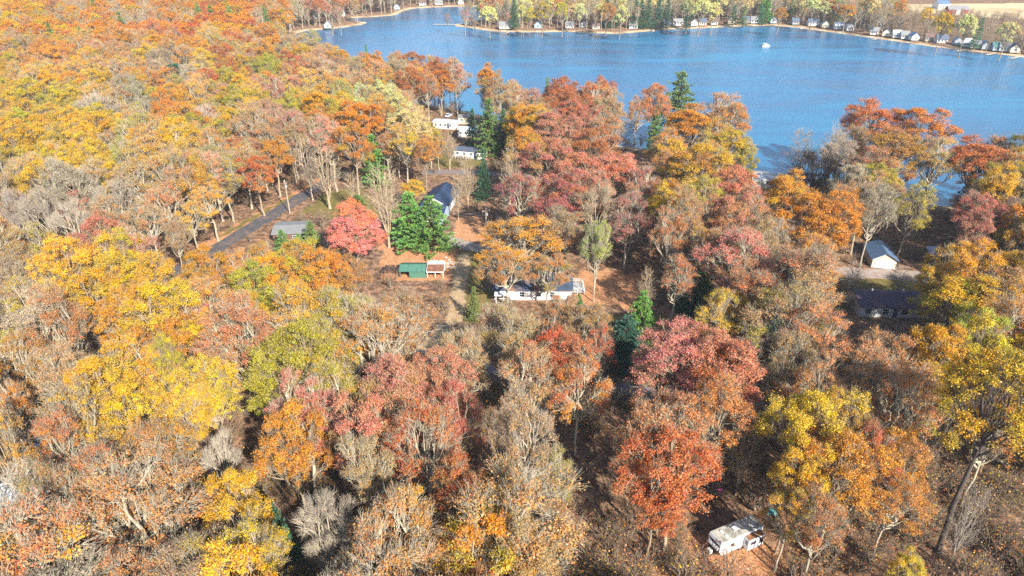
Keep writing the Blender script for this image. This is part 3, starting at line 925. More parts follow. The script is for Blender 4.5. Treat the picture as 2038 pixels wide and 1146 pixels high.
for s in (-1, 1):
    MB().prism([(-2.4, 1.6), (2.5, 2.18), (2.5, 2.46), (-2.4, 1.86)], 'x', s * (L2 / 2 + .05), s * (L2 / 2 + .13)).build('edge_board', TRIM, t)
c3 = at(781, 546)
t = thing('brush_shelter', 'dark brush covered shelter beside the green shed', 'shed', c3, 0)
for x in (-1.5, 1.5):
    for y in (-1.4, 1.4): MB().span((x - .07, y - .07, 0), (x + .07, y + .07, 1.75)).build('post', WOOD, t)
for k in range(9):
    MB().box((-1.8 + k * .45, 0, 1.84 + .04 * (k % 3)), (.3, 3.4, .1), Matrix.Rotation(rnd.uniform(-.12, .12), 3, 'Z')).build('roof_pole', plain('dark_brush', srgb(74, 58, 50), .95, vary=.4), t)

# firewood heap behind the lean-to
t = thing('firewood_heap', 'heap of orange and white split firewood behind the lean-to', 'firewood', at(880, 524), 0)
lm_ = []
for i, col_ in enumerate((srgb(206, 112, 66), srgb(226, 214, 200), srgb(196, 140, 96))):
    me = MB().prism([(-.16, 0), (.16, 0), (.05, .24), (-.09, .22)], 'x', -.32, .32)
    o = me.build('log', plain('split_wood_%s' % 'abc'[i], col_, .85, vary=.2), t); lm_.append(o)
for k in range(95):
    src = lm_[rnd.choice((0, 0, 1, 1, 2))]
    o = src if k in (0, 40, 80) and False else src.copy()
    COL.objects.link(o); o.parent = t
    f_ = rnd.random()
    o.location = (-3.4 + 7.4 * f_ + rnd.uniform(-.4, .4), rnd.gauss(0, 1.1) - 1.2 * f_, max(0, rnd.gauss(.22, .22)))
    o.rotation_euler = (rnd.uniform(-.4, .4), rnd.uniform(-.4, .4), rnd.uniform(0, 6.3))
for i, o in enumerate(lm_): o.location = (-1 + i * .8, .3, .02); o.rotation_euler = (0, 0, i * 1.1)

# house by the road with the flat grey roof
A, B = at(543, 482), at(606, 482)
L = (B - A).length; c = mid(A, B) + Vector((0, 4.2, 0))
t = thing('flat_roofed_house', 'low dark walled house with grey roof beside the paved road', 'house', c, math.radians(6))
gable(t, L, 8.4, 2.6, .7, WL['brown'], RF['grey'])
for u in (-2.5, 1.5): window(t, '-y', u, 1.5, 1.2, 1.0, L, 8.4)
door(t, '-y', 3.4, .9, 2.0, L, 8.4, WL['dark'])
c = at(607, 468)
t = thing('utility_box', 'small white utility box standing by the grey roofed house', 'utility box', c, .1)
MB().box((0, 0, .8), (1.5, 1.1, 1.6)).build('box', WHITE, t, bevel=.04)
MB().box((0, 0, 1.66), (1.56, 1.16, .1)).build('lid', TRIM, t, bevel=.03)
landmark('the grey roofed house', at(575, 470))

# lakeside cottages
A, B = at(1496, 371), at(1548, 374)
L = (B - A).length; c = mid(A, B) + Vector((0, 3.5, 0))
t = thing('lakeside_cottage', 'pale roofed cottage at the near lake edge', 'house', c, -.05)
gable(t, L, 7.5, 2.6, 1.2, WHITE, RF['white'])
for u in (-2.4, 1.2): window(t, '-y', u, 1.5, 1.3, 1.1, L, 7.5)
door(t, '-y', L / 2 - 1.2, .9, 2.0, L, 7.5, WL['brown'])
landmark('the lakeside cottage', c)
c = at(1596, 372)
t = thing('boathouse', 'dark blue boathouse with small window by the near lake edge', 'boathouse', c + Vector((0, 3, 0)), 0)
gable(t, 6.2, 5.5, 2.9, 1.0, WL['dark'], RF['slate'])
window(t, '-y', -.6, 1.7, .9, .9, 6.2, 5.5); window(t, '-y', 1.2, 1.7, .9, .9, 6.2, 5.5)
door(t, '-y', 2.4, .9, 2.0, 6.2, 5.5, WL['grey'])
t = thing('lake_fence', 'thin dark railing along the near lake edge', 'fence', at(1540, 352), 0)
for k in range(13): MB().tube([(-10 + k * 1.9, 0, 0), (-10 + k * 1.9, 0, 1.15)], .04, 5).build('post', plain('dark_metal', (.05, .05, .05), .4, .8), t)
for z in (.55, 1.1): MB().span((-10, -.02, z), (12.8, .02, z + .05)).build('rail', plain('dark_metal', (.05, .05, .05), .4, .8), t)

# trailers and cabins above the side road
def mobile_home(label, a, b, W, roof, wall, hw=2.7, hr=.45, wins=4, name='mobile_home', deck=False, group=None):
    L = (b - a).length; rz = ang(a, b)
    c = mid(a, b) + Vector((-math.sin(rz), math.cos(rz), 0)) * W / 2
    t = thing(name, label, 'mobile home', c, rz, group)
    gable(t, L, W, hw, hr, wall, roof, over=.25)
    for i in range(wins): window(t, '-y', -L / 2 + L * (i + .6) / (wins + .4), 1.7, 1.0, .9, L, W)
    door(t, '-y', L * .22, .85, 1.95, L, W, WL['dark'], .4)
    window(t, '+x', 0, 1.7, 1.0, .9, L, W)
    if deck:
        d = MB().span((-L / 2 + .5, -W / 2 - 2.4, .5), (L * .1, -W / 2 - .06, .68)).build('deck', WOOD, t)
        n = 7
        for k in range(n):
            x = -L / 2 + .6 + (L * .6 - .8) * k / (n - 1)
            MB().span((x - .06, -W / 2 - 2.38, .0), (x + .06, -W / 2 - 2.26, 1.65)).build('railing_post', TRIM, d)
        for z in (1.1, 1.6): MB().span((-L / 2 + .55, -W / 2 - 2.41, z), (L * .1, -W / 2 - 2.385, z + .1)).build('railing', TRIM, d)
    landmark('the white trailers', c) if not deck else landmark('the trailer with the railed deck', c)
    return t
mobile_home('long white trailer with bright white roof below cream trees', at(862, 255), at(904, 258), 5.5, RF['white'], WHITE)
mobile_home('short trailer with grey white roof beside the tall green pine', at(912, 246), at(941, 246), 5.0, RF['grey'], WL['cream'], wins=2)
mobile_home('trailer with pale blue roof in front of the short trailer', at(911, 272), at(945, 273), 6.0, plain('pale_blue_roof', srgb(190, 206, 214), .5, vary=.08), WHITE, wins=3)
mobile_home('white mobile home with railed deck above the side road', at(903, 312), at(962, 318), 5.0, RF['slate'], WHITE, deck=True)

# sheds in the lower wood
small_house('pale roofed cabin seen through bare pale branches', at(58, 992), .35, 7.2, 6.0, 2.5, 1.3, WL['grey'], RF['white'], 2, name='cabin')
landmark('the pale roofed cabin', at(58, 985))
small_house('small grey shed with grey roof under golden oaks', at(204, 905), .3, 4.2, 3.4, 2.1, .8, WL['grey'], RF['grey'], 1, name='garden_shed')
small_house('small white shed in the wood beyond the golden oaks', at(322, 716), .2, 3.6, 3.2, 2.1, .7, WHITE, RF['white'], 1, name='garden_shed')

# ------------------------------------------------------------------ travel trailer with slide-out
def make_camper():
    zt = GZ + 3.15
    fl, fr = at(1411, 1059, zt), at(1435, 1082, zt)
    rr, rl = at(1522, 1046, zt), at(1493, 1023, zt)
    front, rear = mid(fl, fr), mid(rl, rr)
    rz = ang(front, rear); L = (rear - front).length; W = 2.5
    c = mid(front, rear); c.z = GZ
    print('camper', L, (fl - fr).length, (rl - rr).length, math.degrees(rz))
    t = thing('camper_trailer', 'white travel trailer with dirty roof and slide-out on orange leaves', 'camper', c, rz)
    z0, z1 = .55, 3.1
    x0, x1 = -L / 2, L / 2
    body = MB().prism([(x0 + .55, z0), (x1, z0), (x1, z1), (x0 + .22, z1), (x0, z1 - .45), (x0, z0 + 1.0)], 'y', -W / 2, W / 2)
    skin = plain('camper_skin', srgb(208, 209, 210), .35, vary=.05)
    bo = body.build('body', skin, t, bevel=.03)
    roof = MB().span((x0 + .3, -W / 2 + .06, z1 + .003), (x1 - .05, W / 2 - .06, z1 + .06))
    ro = roof.build('roof', plain('dirty_roof', srgb(178, 172, 158), .8, vary=.25, scale=1.4, grime=srgb(84, 76, 64)), t)
    MB().box((-L * .02, .1, z1 + .2), (1.0, .75, .26)).build('air_conditioner', TRIM, ro, bevel=.08)
    for x, y in ((-L * .28, -.4), (-L * .3, .5), (L * .2, .3), (L * .32, -.5)):
        MB().box((x, y, z1 + .11), (.42, .42, .1)).build('roof_vent', plain('vent_plastic', srgb(206, 204, 198), .5), ro, bevel=.02)
    for k in range(5):
        MB().span((x0 + .5 + k * (L - 1.0) / 4 - .03, -W / 2 + .1, z1 + .061), (x0 + .5 + k * (L - 1.0) / 4 + .03, W / 2 - .1, z1 + .07)).build('roof_seam', plain('seal_strip', srgb(150, 146, 136), .8), ro)
    # slide-out on the side towards the camera (-y local)
    sx0, sx1 = L * .06, L * .43
    so = MB().span((sx0, -W / 2 - 1.0, .72), (sx1, -W / 2 - .004, 2.72)).build('slide_out', skin, t, bevel=.025)
    MB().span((sx0 + .04, -W / 2 - .97, 2.722), (sx1 - .04, -W / 2 - .01, 2.76)).build('slide_roof', plain('leafy_slide_roof', srgb(130, 92, 66), .9, vary=.35, scale=4, grime=srgb(176, 116, 70)), so)
    def win(u, z, w, h, y, parent):
        f_ = MB().span((u - w / 2 - .05, y - .03, z - h / 2 - .05), (u + w / 2 + .05, y - .003, z + h / 2 + .05)).build('window', plain('dark_metal', (.05, .05, .05), .4, .8), parent)
        MB().span((u - w / 2, y - .042, z - h / 2), (u + w / 2, y - .031, z + h / 2)).build('pane', GLASS, f_)
    win((sx0 + sx1) / 2 - .55, 1.95, .85, .45, -W / 2 - 1.0, so)
    win(sx1 - .5, 1.85, .62, .8, -W / 2 - 1.0, so)
    for k in range(3):
        MB().span((sx1 - .86, -W / 2 - 1.006, 1.28 - k * .13), (sx1 - .2, -W / 2 - 1.001, 1.34 - k * .13)).build('stripe', plain('grey_stripe', srgb(150, 150, 156), .5), so)
    wsl = MB().span((sx0 - .04, -W / 2 - .75, 1.6), (sx0 - .003, -W / 2 - .35, 2.3)).build('side_window', GLASS, so)
    win(-L * .2, 1.95, .55, .5, -W / 2, t)
    win(L * .47, 2.2, .35, .4, -W / 2, t)
    # front window with its rock guard, propane cover, hitch
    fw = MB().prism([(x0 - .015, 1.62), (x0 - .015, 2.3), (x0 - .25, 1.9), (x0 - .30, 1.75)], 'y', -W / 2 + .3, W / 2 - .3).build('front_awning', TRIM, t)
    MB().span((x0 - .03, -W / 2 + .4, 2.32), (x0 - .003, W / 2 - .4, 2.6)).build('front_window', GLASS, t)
    MB().prism([(x0 - .26, 1.72), (x0 - .02, 1.62), (x0 - .02, 1.5), (x0 - .24, 1.6)], 'y', -W / 2 + .45, W / 2 - .45).build('awning_shadow_strip', plain('dark_metal', (.05, .05, .05), .4, .8), fw)  # dark strip added as the shadow beneath the awning, not a metal part
    MB().box((x0 - .55, 0, .85), (.5, .75, .7)).build('propane_cover', TRIM, t, bevel=.08)
    h = MB(); h.tube([(x0 + .5, -.9, .5), (x0 - 1.2, 0, .5)], .06); h.tube([(x0 + .5, .9, .5), (x0 - 1.2, 0, .5)], .06); h.tube([(x0 - 1.1, 0, .0), (x0 - 1.1, 0, .9)], .05)
    h.build('hitch', plain('dark_metal', (.05, .05, .05), .4, .8), t)
    for y in (-W / 2 + .15, W / 2 - .15):
        for x in (L * .02, L * .13):
            w_ = MB().tube([(x, y - .12, .35), (x, y + .12, .35)], .35, 14).build('wheel', plain('tyre', (.03, .03, .03), .9), t)
            MB().tube([(x, y - .13, .35), (x, y + .13, .35)], .18, 10).build('rim', plain('rim_metal', srgb(190, 190, 190), .4, .6), w_)
    for x in (x0 + .9, x1 - .4):
        for y in (-W / 2 + .2, W / 2 - .2): MB().tube([(x, y, 0), (x, y, z0)], .05).build('jack', plain('dark_metal', (.05, .05, .05), .4, .8), t)
    MB().span((x1 + .003, -.9, .62), (x1 + .12, .9, .75)).build('bumper', plain('dark_metal', (.05, .05, .05), .4, .8), t)
    landmark('the white camper', c)
make_camper()

# odds and ends about the camper
def tarp(name, label, cat, p, sx, sy, h, col_, seed, rz=0):
    rng = np.random.default_rng(seed)
    n = 9
    g = np.linspace(-1, 1, n)
    X, Y = np.meshgrid(g, g)
    ph = rng.uniform(0, 6, 6)
    Z = h * (1 - .75 * (X ** 2 + Y ** 2) / 1.6) + .22 * h * np.sin(3 * X + ph[0]) * np.cos(4 * Y + ph[1]) + .12 * h * np.sin(7 * X + 5 * Y + ph[2])
    Z = np.maximum(Z, .04)
    Xw = X * sx / 2 * (1 + .08 * np.sin(4 * Y + ph[3])); Yw = Y * sy / 2 * (1 + .08 * np.sin(4 * X + ph[4]))
    i = (np.arange(n - 1)[:, None] * n + np.arange(n - 1)[None]).ravel()
    q = np.stack([i, i + 1, i + n + 1, i + n], 1)
    me = fast_mesh(name, np.stack([Xw, Yw, Z], -1).reshape(-1, 3), q, 4, smooth=True)
    me.materials.append(plain(name + '_sheet', col_, .45, vary=.12))
    o = bpy.data.objects.new(name, me); COL.objects.link(o); o.location = p; o.rotation_euler[2] = rz
    md = o.modifiers.new('thick', 'SOLIDIFY'); md.thickness = .03; md.offset = -1
    return tag(o, label, cat)
tarp('tarpaulin', 'crumpled grey tarpaulin lying under the rust red oak', 'tarp', at(1277, 990), 2.2, 1.6, .5, srgb(168, 176, 180), 1)
tarp('magenta_tarpaulin', 'magenta pink tarpaulin beside the bare tree near the camper', 'tarp', at(1424, 976), 1.9, 1.2, .8, srgb(206, 62, 160), 2, -.4)
tarp('teal_tarpaulin', 'small teal tarpaulin on the ground behind the camper', 'tarp', at(1534, 1020), 1.6, 1.4, .6, srgb(92, 160, 156), 3)
t = thing('white_bin', 'white plastic bin beside the grey tarpaulin', 'bin', at(1309, 988), .3)
MB().prism([(-.35, 0), (.35, 0), (.42, 1.0), (-.42, 1.0)], 'y', -.35, .35).build('tub', WHITE, t)
MB().box((0, 0, 1.06), (.92, .78, .1)).build('lid', TRIM, t, bevel=.03)

# ------------------------------------------------------------------ cars
def car(label, p, rz, col_, group=None):
    t = thing('parked_car', label, 'car', p, rz, group)
    paint = plain('car_paint_%02d' % int(sum(col_) * 100), col_, .25, vary=.03, spec=.7)
    b = MB().prism([(-2.25, .35), (2.2, .35), (2.3, .62), (2.15, .85), (1.1, .98), (-2.2, 1.0), (-2.3, .7)], 'y', -.88, .88)
    b.build('body', paint, t, bevel=.06, smooth=False)
    MB().prism([(-2.0, .985), (1.05, .97), (.3, 1.48), (-1.5, 1.5)], 'y', -.76, .76).build('cabin', GLASS, t, bevel=.04)
    MB().prism([(-1.42, 1.49), (.26, 1.47), (.2, 1.54), (-1.36, 1.56)], 'y', -.74, .74).build('roof', paint, t, bevel=.02)
    for x in (-1.4, 1.4):
        for y in (-.82, .82):
            w_ = MB().tube([(x, y - .1, .33), (x, y + .1, .33)], .33, 14).build('wheel', plain('tyre', (.03, .03, .03), .9), t)
            MB().tube([(x, y - .11, .33), (x, y + .11, .33)], .19, 10).build('rim', plain('rim_metal', srgb(190, 190, 190), .4, .6), w_)
    for y in (-.6, .6):
        MB().box((2.22, y, .72), (.1, .35, .16)).build('headlight', TRIM, t)
        MB().box((-2.27, y, .82), (.08, .3, .14)).build('tail_light', plain('red_lens', (.35, .02, .02), .3), t)
car('bright blue car parked by pale bare trees near the cabin', at(60, 893), .75, srgb(70, 110, 190))
car('dark navy car parked at the roadside under orange oaks', at(497, 520), .9, srgb(34, 48, 92))
car('white car parked beside the white trailers', at(893, 232), 1.2, srgb(210, 212, 214))
car('silver car parked on the gravel drive by the white house', at(1092, 522), .2, srgb(150, 156, 166))

# ------------------------------------------------------------------ power poles and wires
POLEW = plain('pole_wood', srgb(176, 160, 140), .85, vary=.2, scale=3)
def pole(label, p, h, rz):
    t = thing('utility_pole', label, 'utility pole', p, rz)
    MB().tube([(0, 0, 0), (0, 0, h)], [.19, .12], 8).build('post', POLEW, t)
    MB().box((0, 0, h - .7), (2.2, .12, .14)).build('crossarm', POLEW, t)
    for x in (-.95, 0, .95): MB().tube([(x, 0, h - .64 if x else h), (x, 0, h - .36 if x else h + .25)], .06).build('insulator', TRIM, t)
    MB().tube([(.35, 0, h - 2.2), (.35, 0, h - 1.3)], .22, 10).build('transformer', plain('transformer_grey', srgb(190, 192, 192), .5), t)
    return t
P1 = at(577, 424); P2 = at(968, 474)
pole('pale wooden utility pole standing beside the paved road', P1, 10.5, -.9)
pole('utility pole with lamp at the end of the gravel drive', P2, 9.0, .3)
landmark('the utility pole by the road', P1)
def wire(label, a, b, sag):
    pts = [a.lerp(b, k / 10) - Vector((0, 0, sag * 4 * (k / 10) * (1 - k / 10))) for k in range(11)]
    o = MB().tube(pts, .022, 4).build('overhead_wire', plain('wire_grey', srgb(170, 170, 170), .5), None)
    return tag(o, label, 'wire', 'overhead wires')
hz = Vector((-19.2, 189, GZ + 3.6))
wire('thin overhead wire from the gravel drive pole to the navy roofed house', P2 + Vector((0, 0, 8.3)), hz, .9)
wire('thin overhead wire from the gravel drive pole to the navy roofed house', P2 + Vector((.4, 0, 7.4)), hz - Vector((0, 0, .5)), 1.0)
wire('long overhead wire above the grey lane', at(780, 697) + Vector((0, 0, 7.5)), at(935, 706) + Vector((0, 0, 7.5)), .8)

# ------------------------------------------------------------------ far shore: houses, docks, farm, boat
FARH = [  # px, py (base), width px, wall, roof, zone
    (1006, 58, 32, 'white', 'grey', 'at the tip of the wooded point'), (1071, 55, 14, 'blue', 'slate', 'on the wooded point'),
    (931, 50, 12, 'grey', 'slate', 'behind the tip of the wooded point'), (1134, 55, 20, 'white', 'grey', 'on the wooded point'),
    (1160, 53, 22, 'white', 'slate', 'on the wooded point'), (1185, 57, 14, 'cream', 'brown', 'on the wooded point'),
    (1260, 56, 20, 'white', 'grey', 'where the point joins the far shore'), (1300, 51, 30, 'cream', 'brown', 'before the tall spruces'),
    (1327, 54, 16, 'grey', 'slate', 'before the tall spruces'), (1348, 50, 24, 'white', 'grey', 'beyond the tall spruces'),
    (1384, 52, 16, 'white', 'grey', 'under the cream trees of the far shore'), (1400, 51, 18, 'cream', 'slate', 'under the cream trees of the far shore'),
    (1424, 50, 14, 'white', 'brown', 'under the cream trees of the far shore'), (1457, 48, 24, 'tan', 'grey', 'under the cream trees of the far shore'),
    (1485, 46, 14, 'grey', 'slate', 'at the far bend of the lake'), (1506, 47, 22, 'white', 'grey', 'at the far bend of the lake'),
    (1536, 45, 13, 'blue', 'slate', 'at the far bend of the lake'), (1590, 51, 16, 'grey', 'slate', 'at the far bend of the lake'),
    (1617, 50, 26, 'white', 'slate', 'at the far bend of the lake'), (1641, 54, 20, 'cream', 'grey', 'at the far bend of the lake'),
    (1668, 57, 22, 'white', 'white', 'at the far bend of the lake'), (1690, 60, 12, 'white', 'grey', 'at the far bend of the lake'),
    (1722, 54, 28, 'tan', 'slate', 'set back from the far shore cottages'), (1757, 58, 20, 'grey', 'grey', 'set back from the far shore cottages'),
    (1741, 69, 17, 'white', 'grey', 'in the row of far shore cottages'), (1763, 71, 17, 'cream', 'slate', 'in the row of far shore cottages'),
    (1783, 74, 17, 'white', 'white', 'in the row of far shore cottages'), (1802, 77, 18, 'white', 'grey', 'in the row of far shore cottages'),
    (1821, 80, 18, 'white', 'blue', 'in the row of far shore cottages'), (1846, 81, 12, 'tan', 'brown', 'in the row of far shore cottages'),
    (1872, 84, 24, 'white', 'slate', 'between two yellow trees'), (1904, 88, 16, 'grey', 'grey', 'between two yellow trees'),
    (1925, 92, 20, 'white', 'white', 'by the yellow trees'), (1943, 96, 18, 'white', 'grey', 'by the yellow trees'),
    (1968, 99, 26, 'grey', 'blue', 'at the near end of the far shore'), (1996, 103, 24, 'blue', 'teal', 'at the near end of the far shore'),
    (2021, 107, 24, 'white', 'grey', 'at the near end of the far shore'), (2050, 112, 24, 'cream', 'slate', 'at the near end of the far shore'),
    (547, 31, 20, 'cream', 'grey', 'on the wooded left bay'), (588, 37, 20, 'white', 'slate', 'on the wooded left bay'),
    (631, 36, 13, 'white', 'grey', 'behind the marshy spit'), (521, 32, 9, 'white', 'grey', 'on the wooded left bay'),
    (679, 32, 11, 'white', 'grey', 'behind the marshy spit'), (790, 18, 12, 'blue', 'slate', 'at the mouth of the far cove'),
    (841, 10, 17, 'white', 'brown', 'at the head of the far cove'), (873, 10, 17, 'white', 'grey', 'at the head of the far cove'),
    (917, 9, 14, 'cream', 'grey', 'at the head of the far cove'), (969, 9, 15, 'tan', 'brown', 'at the head of the far cove'),
    (997, 9, 12, 'white', 'grey', 'at the head of the far cove'), (605, 84, 14, 'white', 'grey', 'by the wooded corner of the lake'),
]
far_house_pos = []
WN = {'white': 'white', 'cream': 'cream', 'blue': 'pale blue', 'tan': 'tan', 'grey': 'grey', 'brown': 'brown', 'dark': 'dark blue'}
seen_lab = {}
for i, (px, py, w, wa, ro, zone) in enumerate(FARH):
    p = at(px, py)
    sd = float(lake_sd(np.array([p.x]), np.array([p.y]))[0])
    k = 0
    while sd < 7 and k < 30:                      # keep the house on dry land
        p.y += 2.5; k += 1
        sd = float(lake_sd(np.array([p.x]), np.array([p.y]))[0])
    depth = p.y * CT + CAMZ * ST
    Lh = max(5.6, min(13.5, .8 * w * depth / FP))
    Wh = min(8.5, max(5.5, Lh * .62))
    two = Lh > 11
    rz = (-.22 if px > 1640 else 0) + rnd.uniform(-.2, .2)
    turn = (i % 3 == 1 and Lh < 11)
    size = 'large' if Lh > 11.5 else ('small' if Lh < 8 else 'mid-sized')
    lab = '%s %s walled house with %s roof %s' % (size, WN[wa], ro, zone)
    h = small_house(lab, (p.x, p.y, GZ), rz + (math.pi / 2 if turn else 0), Lh, Wh, 4.4 if two else 2.8, 2.4, WL[wa], RF[ro], 3, 'houses along the far shore')
    if two:
        for u in (-Lh * .25, Lh * .1): window(h, '-y', u, 3.4, 1.2, 1.1, Lh, Wh)
    if turn:
        pass
    far_house_pos.append((p.x, p.y, Lh))

# farm on the hill field
p = at(1871, 17)
small_house('white farmhouse with blue roof on the tan field', (p.x, p.y, GZ), .2, 13, 9, 5, 2.6, WHITE, RF['blue'], 3, chimney=True, name='farmhouse')
far_house_pos.append((p.x, p.y, 14))
p = at(1902, 26)
t = thing('barn', 'long red barn beside the white farmhouse', 'barn', (p.x, p.y, GZ), -.1)
gable(t, 18, 9, 3.6, 3.0, plain('barn_red', srgb(140, 52, 44), .8, vary=.2), RF['grey'])
door(t, '-y', 0, 3.2, 3.0, 18, 9, TRIM)
far_house_pos.append((p.x, p.y, 18))

DOCKW = plain('dock_boards', srgb(196, 182, 162), .85, vary=.2, scale=2)
def dock(label, a, b, w=1.5, planks=12):
    t = thing('dock', label, 'dock', (a.x, a.y, 0), ang(a, b))
    Ld = (b - a).length
    for k in range(planks):
        MB().span((Ld * k / planks + .02, -w / 2, .55), (Ld * (k + 1) / planks - .02, w / 2, .62)).build('plank', DOCKW, t)
    n = max(2, int(Ld / 5))
    for k in range(n + 1):
        for y in (-w / 2 - .06, w / 2 + .06): MB().tube([(Ld * k / n, y, -1.5), (Ld * k / n, y, .95)], .08, 5).build('post', WOOD, t)
dock('long low dock running out from the tip of the wooded point', at(908, 50, 0), at(862, 49.4, 0), 2.2, 16)
for lab, x, y, x2, y2 in (('short dock by the cottage at the tip of the point', 1015, 63.5, 1008, 67), ('dock below the cream house of the far shore', 1300, 60, 1300, 64),
                          ('dock at the far bend of the lake', 1600, 55.5, 1594, 59), ('dock below the row of far shore cottages', 1750, 77, 1738, 80),
                          ('dock below the yellow trees', 1920, 100.5, 1904, 103), ('dock at the near end of the far shore', 1980, 107, 1962, 111),
                          ('white dock beside the last far shore house', 2032, 113.5, 2012, 118)):
    dock(lab, at(x, y, 0), at(x2, y2, 0), 1.6, 8)

p = at(1524, 92, 0)
t = thing('pontoon_boat', 'white pontoon boat with canopy alone on the open lake', 'boat', (p.x, p.y, 0), .12); t.scale = (.8, .8, .8)
for y in (-.95, .95): MB().tube([(-3.6, y, .15), (3.1, y, .15), (3.8, y, .4)], [.36, .36, .1], 10).build('pontoon', plain('pontoon_metal', srgb(190, 194, 198), .35, .5), t)
MB().span((-3.6, -1.25, .52), (3.3, 1.25, .62)).build('deck', WHITE, t)
for y in (-1.22, 1.22): MB().span((-3.4, y - .03, .623), (3.1, y + .03, 1.35)).build('side_panel', TRIM, t)
MB().span((-3.45, -1.18, .623), (-3.39, 1.18, 1.35)).build('rear_panel', TRIM, t)
for x, y in ((-2.8, -1.0), (-2.8, 1.0), (.6, -1.0), (.6, 1.0)): MB().tube([(x, y, .62), (x, y, 2.5)], .04, 5).build('canopy_post', plain('dark_metal', (.05, .05, .05), .4, .8), t)
MB().span((-3.0, -1.2, 2.5), (.9, 1.2, 2.6)).build('canopy', plain('canvas', srgb(214, 206, 180), .8), t)
for x in (-2.4, 1.4): MB().span((x, -1.0, .622), (x + 1.0, 1.0, 1.1)).build('seat', plain('seat_tan', srgb(190, 170, 140), .7), t)
MB().box((-3.8, 0, .7), (.4, .35, .9)).build('motor', plain('tyre', (.03, .03, .03), .9), t)

# ------------------------------------------------------------------ trees
FILL = [  # what grows where: one row per 60 photo pixels of crown height, one cell per 100 pixels of width; '.' keeps the land open
 'TOY OTR OTB RTO OSO ROT BTRP BTPR BTR PWT WTB WTBR WTB WBTE WWTB TBW TBWO TBTB . . .',
 'OYR OYO OR SOO OSY ORT OTY OY ROT RTO OR TB TB TB TB TB BTW BTO BTW BTW BTW',
 'YOY YO OYR OTB SYG OSG OYR ORT YOS OPR RO RO . . . . . . . . .',
 'YLG YOL YTB GYO GPY GYP OGY WO OYR TR PRT RS TR RO RO . RT RO OT RO RO',
 'LYY YGL YGO GYO OPY PRT PTO OS WY TB PYO PO . OY OY . RB RO OT RO RT',
 'LYY LYY YTB TRY PTO SRO B . BO TB PBP PRO PRY OY YO R BRT RO OR RY RY',
 'LYT TBY TBY TRY TPY RT B . T . PBP PR DPP Y YP OT OB RG RO RY TO',
 'OTY BPT PTT YTT YT . P . . . OP PD TD RY YP TO OY TTG TT PT TO',
 'TO B P Y O O OY P . . O T TD R PR TBT T T T YP TO',
 'T Y Y Y RO GY R R O . O . T RT R T R . T YT OY',
 'T Y Y YO PR Y T TR . TB TR PR . P YT T RT . Y OY O',
 'BT R T O RP Y G TR . TB R RS . P PB T R RO YO O O',
 'O TO YO GY Y G G P P T RT S . P P T R R Y Y OY',
 'OT YT Y O YO G G P P P TB T R P R F T RT OY OY OY',
 'BR TR Y O Y OR P P S P RT . R S R F FY O O O O',
 'BR R RT RT RO O S T S R RT . S S B F O O O . .',
 'BR R R RT Y O B R S Y RT . S S . F O O . . .',
 'BR R R RT Y Y B R R Y RT T . R . T R O . . .',
 'B R RO RT Y Y B R RT YO T . . . . R R Y . . .',
 'B R RO RT Y Y B R RT YO T T . . . R R Y . . .',
]
FILL = [r.split() for r in FILL]
def fill_at(px, py):
    i = int(min(max(py, 0), 1190) // 60); j = int(min(max(px, 0), 2037) // 100)
    return FILL[min(i, len(FILL) - 1)][j]

# places that stay in sight: (x0, y0, x1, y1) of the photo and the forward distance of what is there
KEEP = [(1228, 615, 1300, 700, 118), (655, 412, 752, 530, 178), (790, 388, 895, 495, 171), (738, 310, 800, 480, 171), (625, 285, 690, 415, 199), (945, 190, 1000, 300, 262), (1320, 180, 1370, 250, 268), (1398, 1018, 1528, 1118, 82), (1729, 496, 1792, 540, 165), (1838, 493, 1868, 520, 170), (1690, 540, 1830, 600, 160),
        (1712, 596, 1825, 628, 140), (790, 510, 905, 555, 158), (765, 486, 905, 512, 175), (985, 572, 1140, 600, 141), (1116, 530, 1150, 570, 150),
        (1150, 545, 1285, 610, 146), (845, 362, 916, 450, 200), (900, 430, 962, 500, 185), (895, 500, 945, 640, 160), (835, 655, 895, 705, 118),
        (862, 236, 962, 262, 300), (905, 262, 962, 318, 265), (885, 335, 950, 350, 240), (1490, 338, 1620, 372, 225),
        (1165, 890, 1225, 960, 95), (1180, 970, 1300, 1146, 78), (1920, 930, 2038, 1146, 75),
        (540, 442, 606, 482, 180), (640, 385, 690, 425, 200), (1230, 300, 1290, 330, 262), (1280, 560, 1300, 600, 140), (1225, 770, 1290, 785, 104),
        (1845, 375, 1880, 405, 205), (20, 945, 98, 985, 88), (45, 872, 80, 900, 100), (480, 505, 510, 522, 162), (1500, 320, 1560, 340, 240)]
for x, y in ((395, 520), (430, 500), (470, 472), (505, 450), (540, 428), (575, 405), (605, 388), (630, 374)):
    KEEP.append((x - 17, y - 11, x + 17, y + 9, at(x, y).y))
for x in range(590, 1200, 40):                                          # open water above the shore trees
    pass
FOOT = []                                                               # nothing grows inside these (x, y, radius)
for ph_, x_, y_ in LM: FOOT.append((x_, y_, 9.5))
for p_ in [p for a, b in zip(ROAD[:-1], ROAD[1:]) for p in [a.lerp(b, k / 12) for k in range(12)]]: FOOT.append((p_.x, p_.y, 3.9))
for p_ in [p for a, b in zip(LANEP[:-1], LANEP[1:]) for p in [a.lerp(b, k / 12) for k in range(12)]]: FOOT.append((p_.x, p_.y, 2.8))
for x_, y_, l_ in far_house_pos: FOOT.append((x_, y_, l_ * .5))
FOOTA = np.array(FOOT)

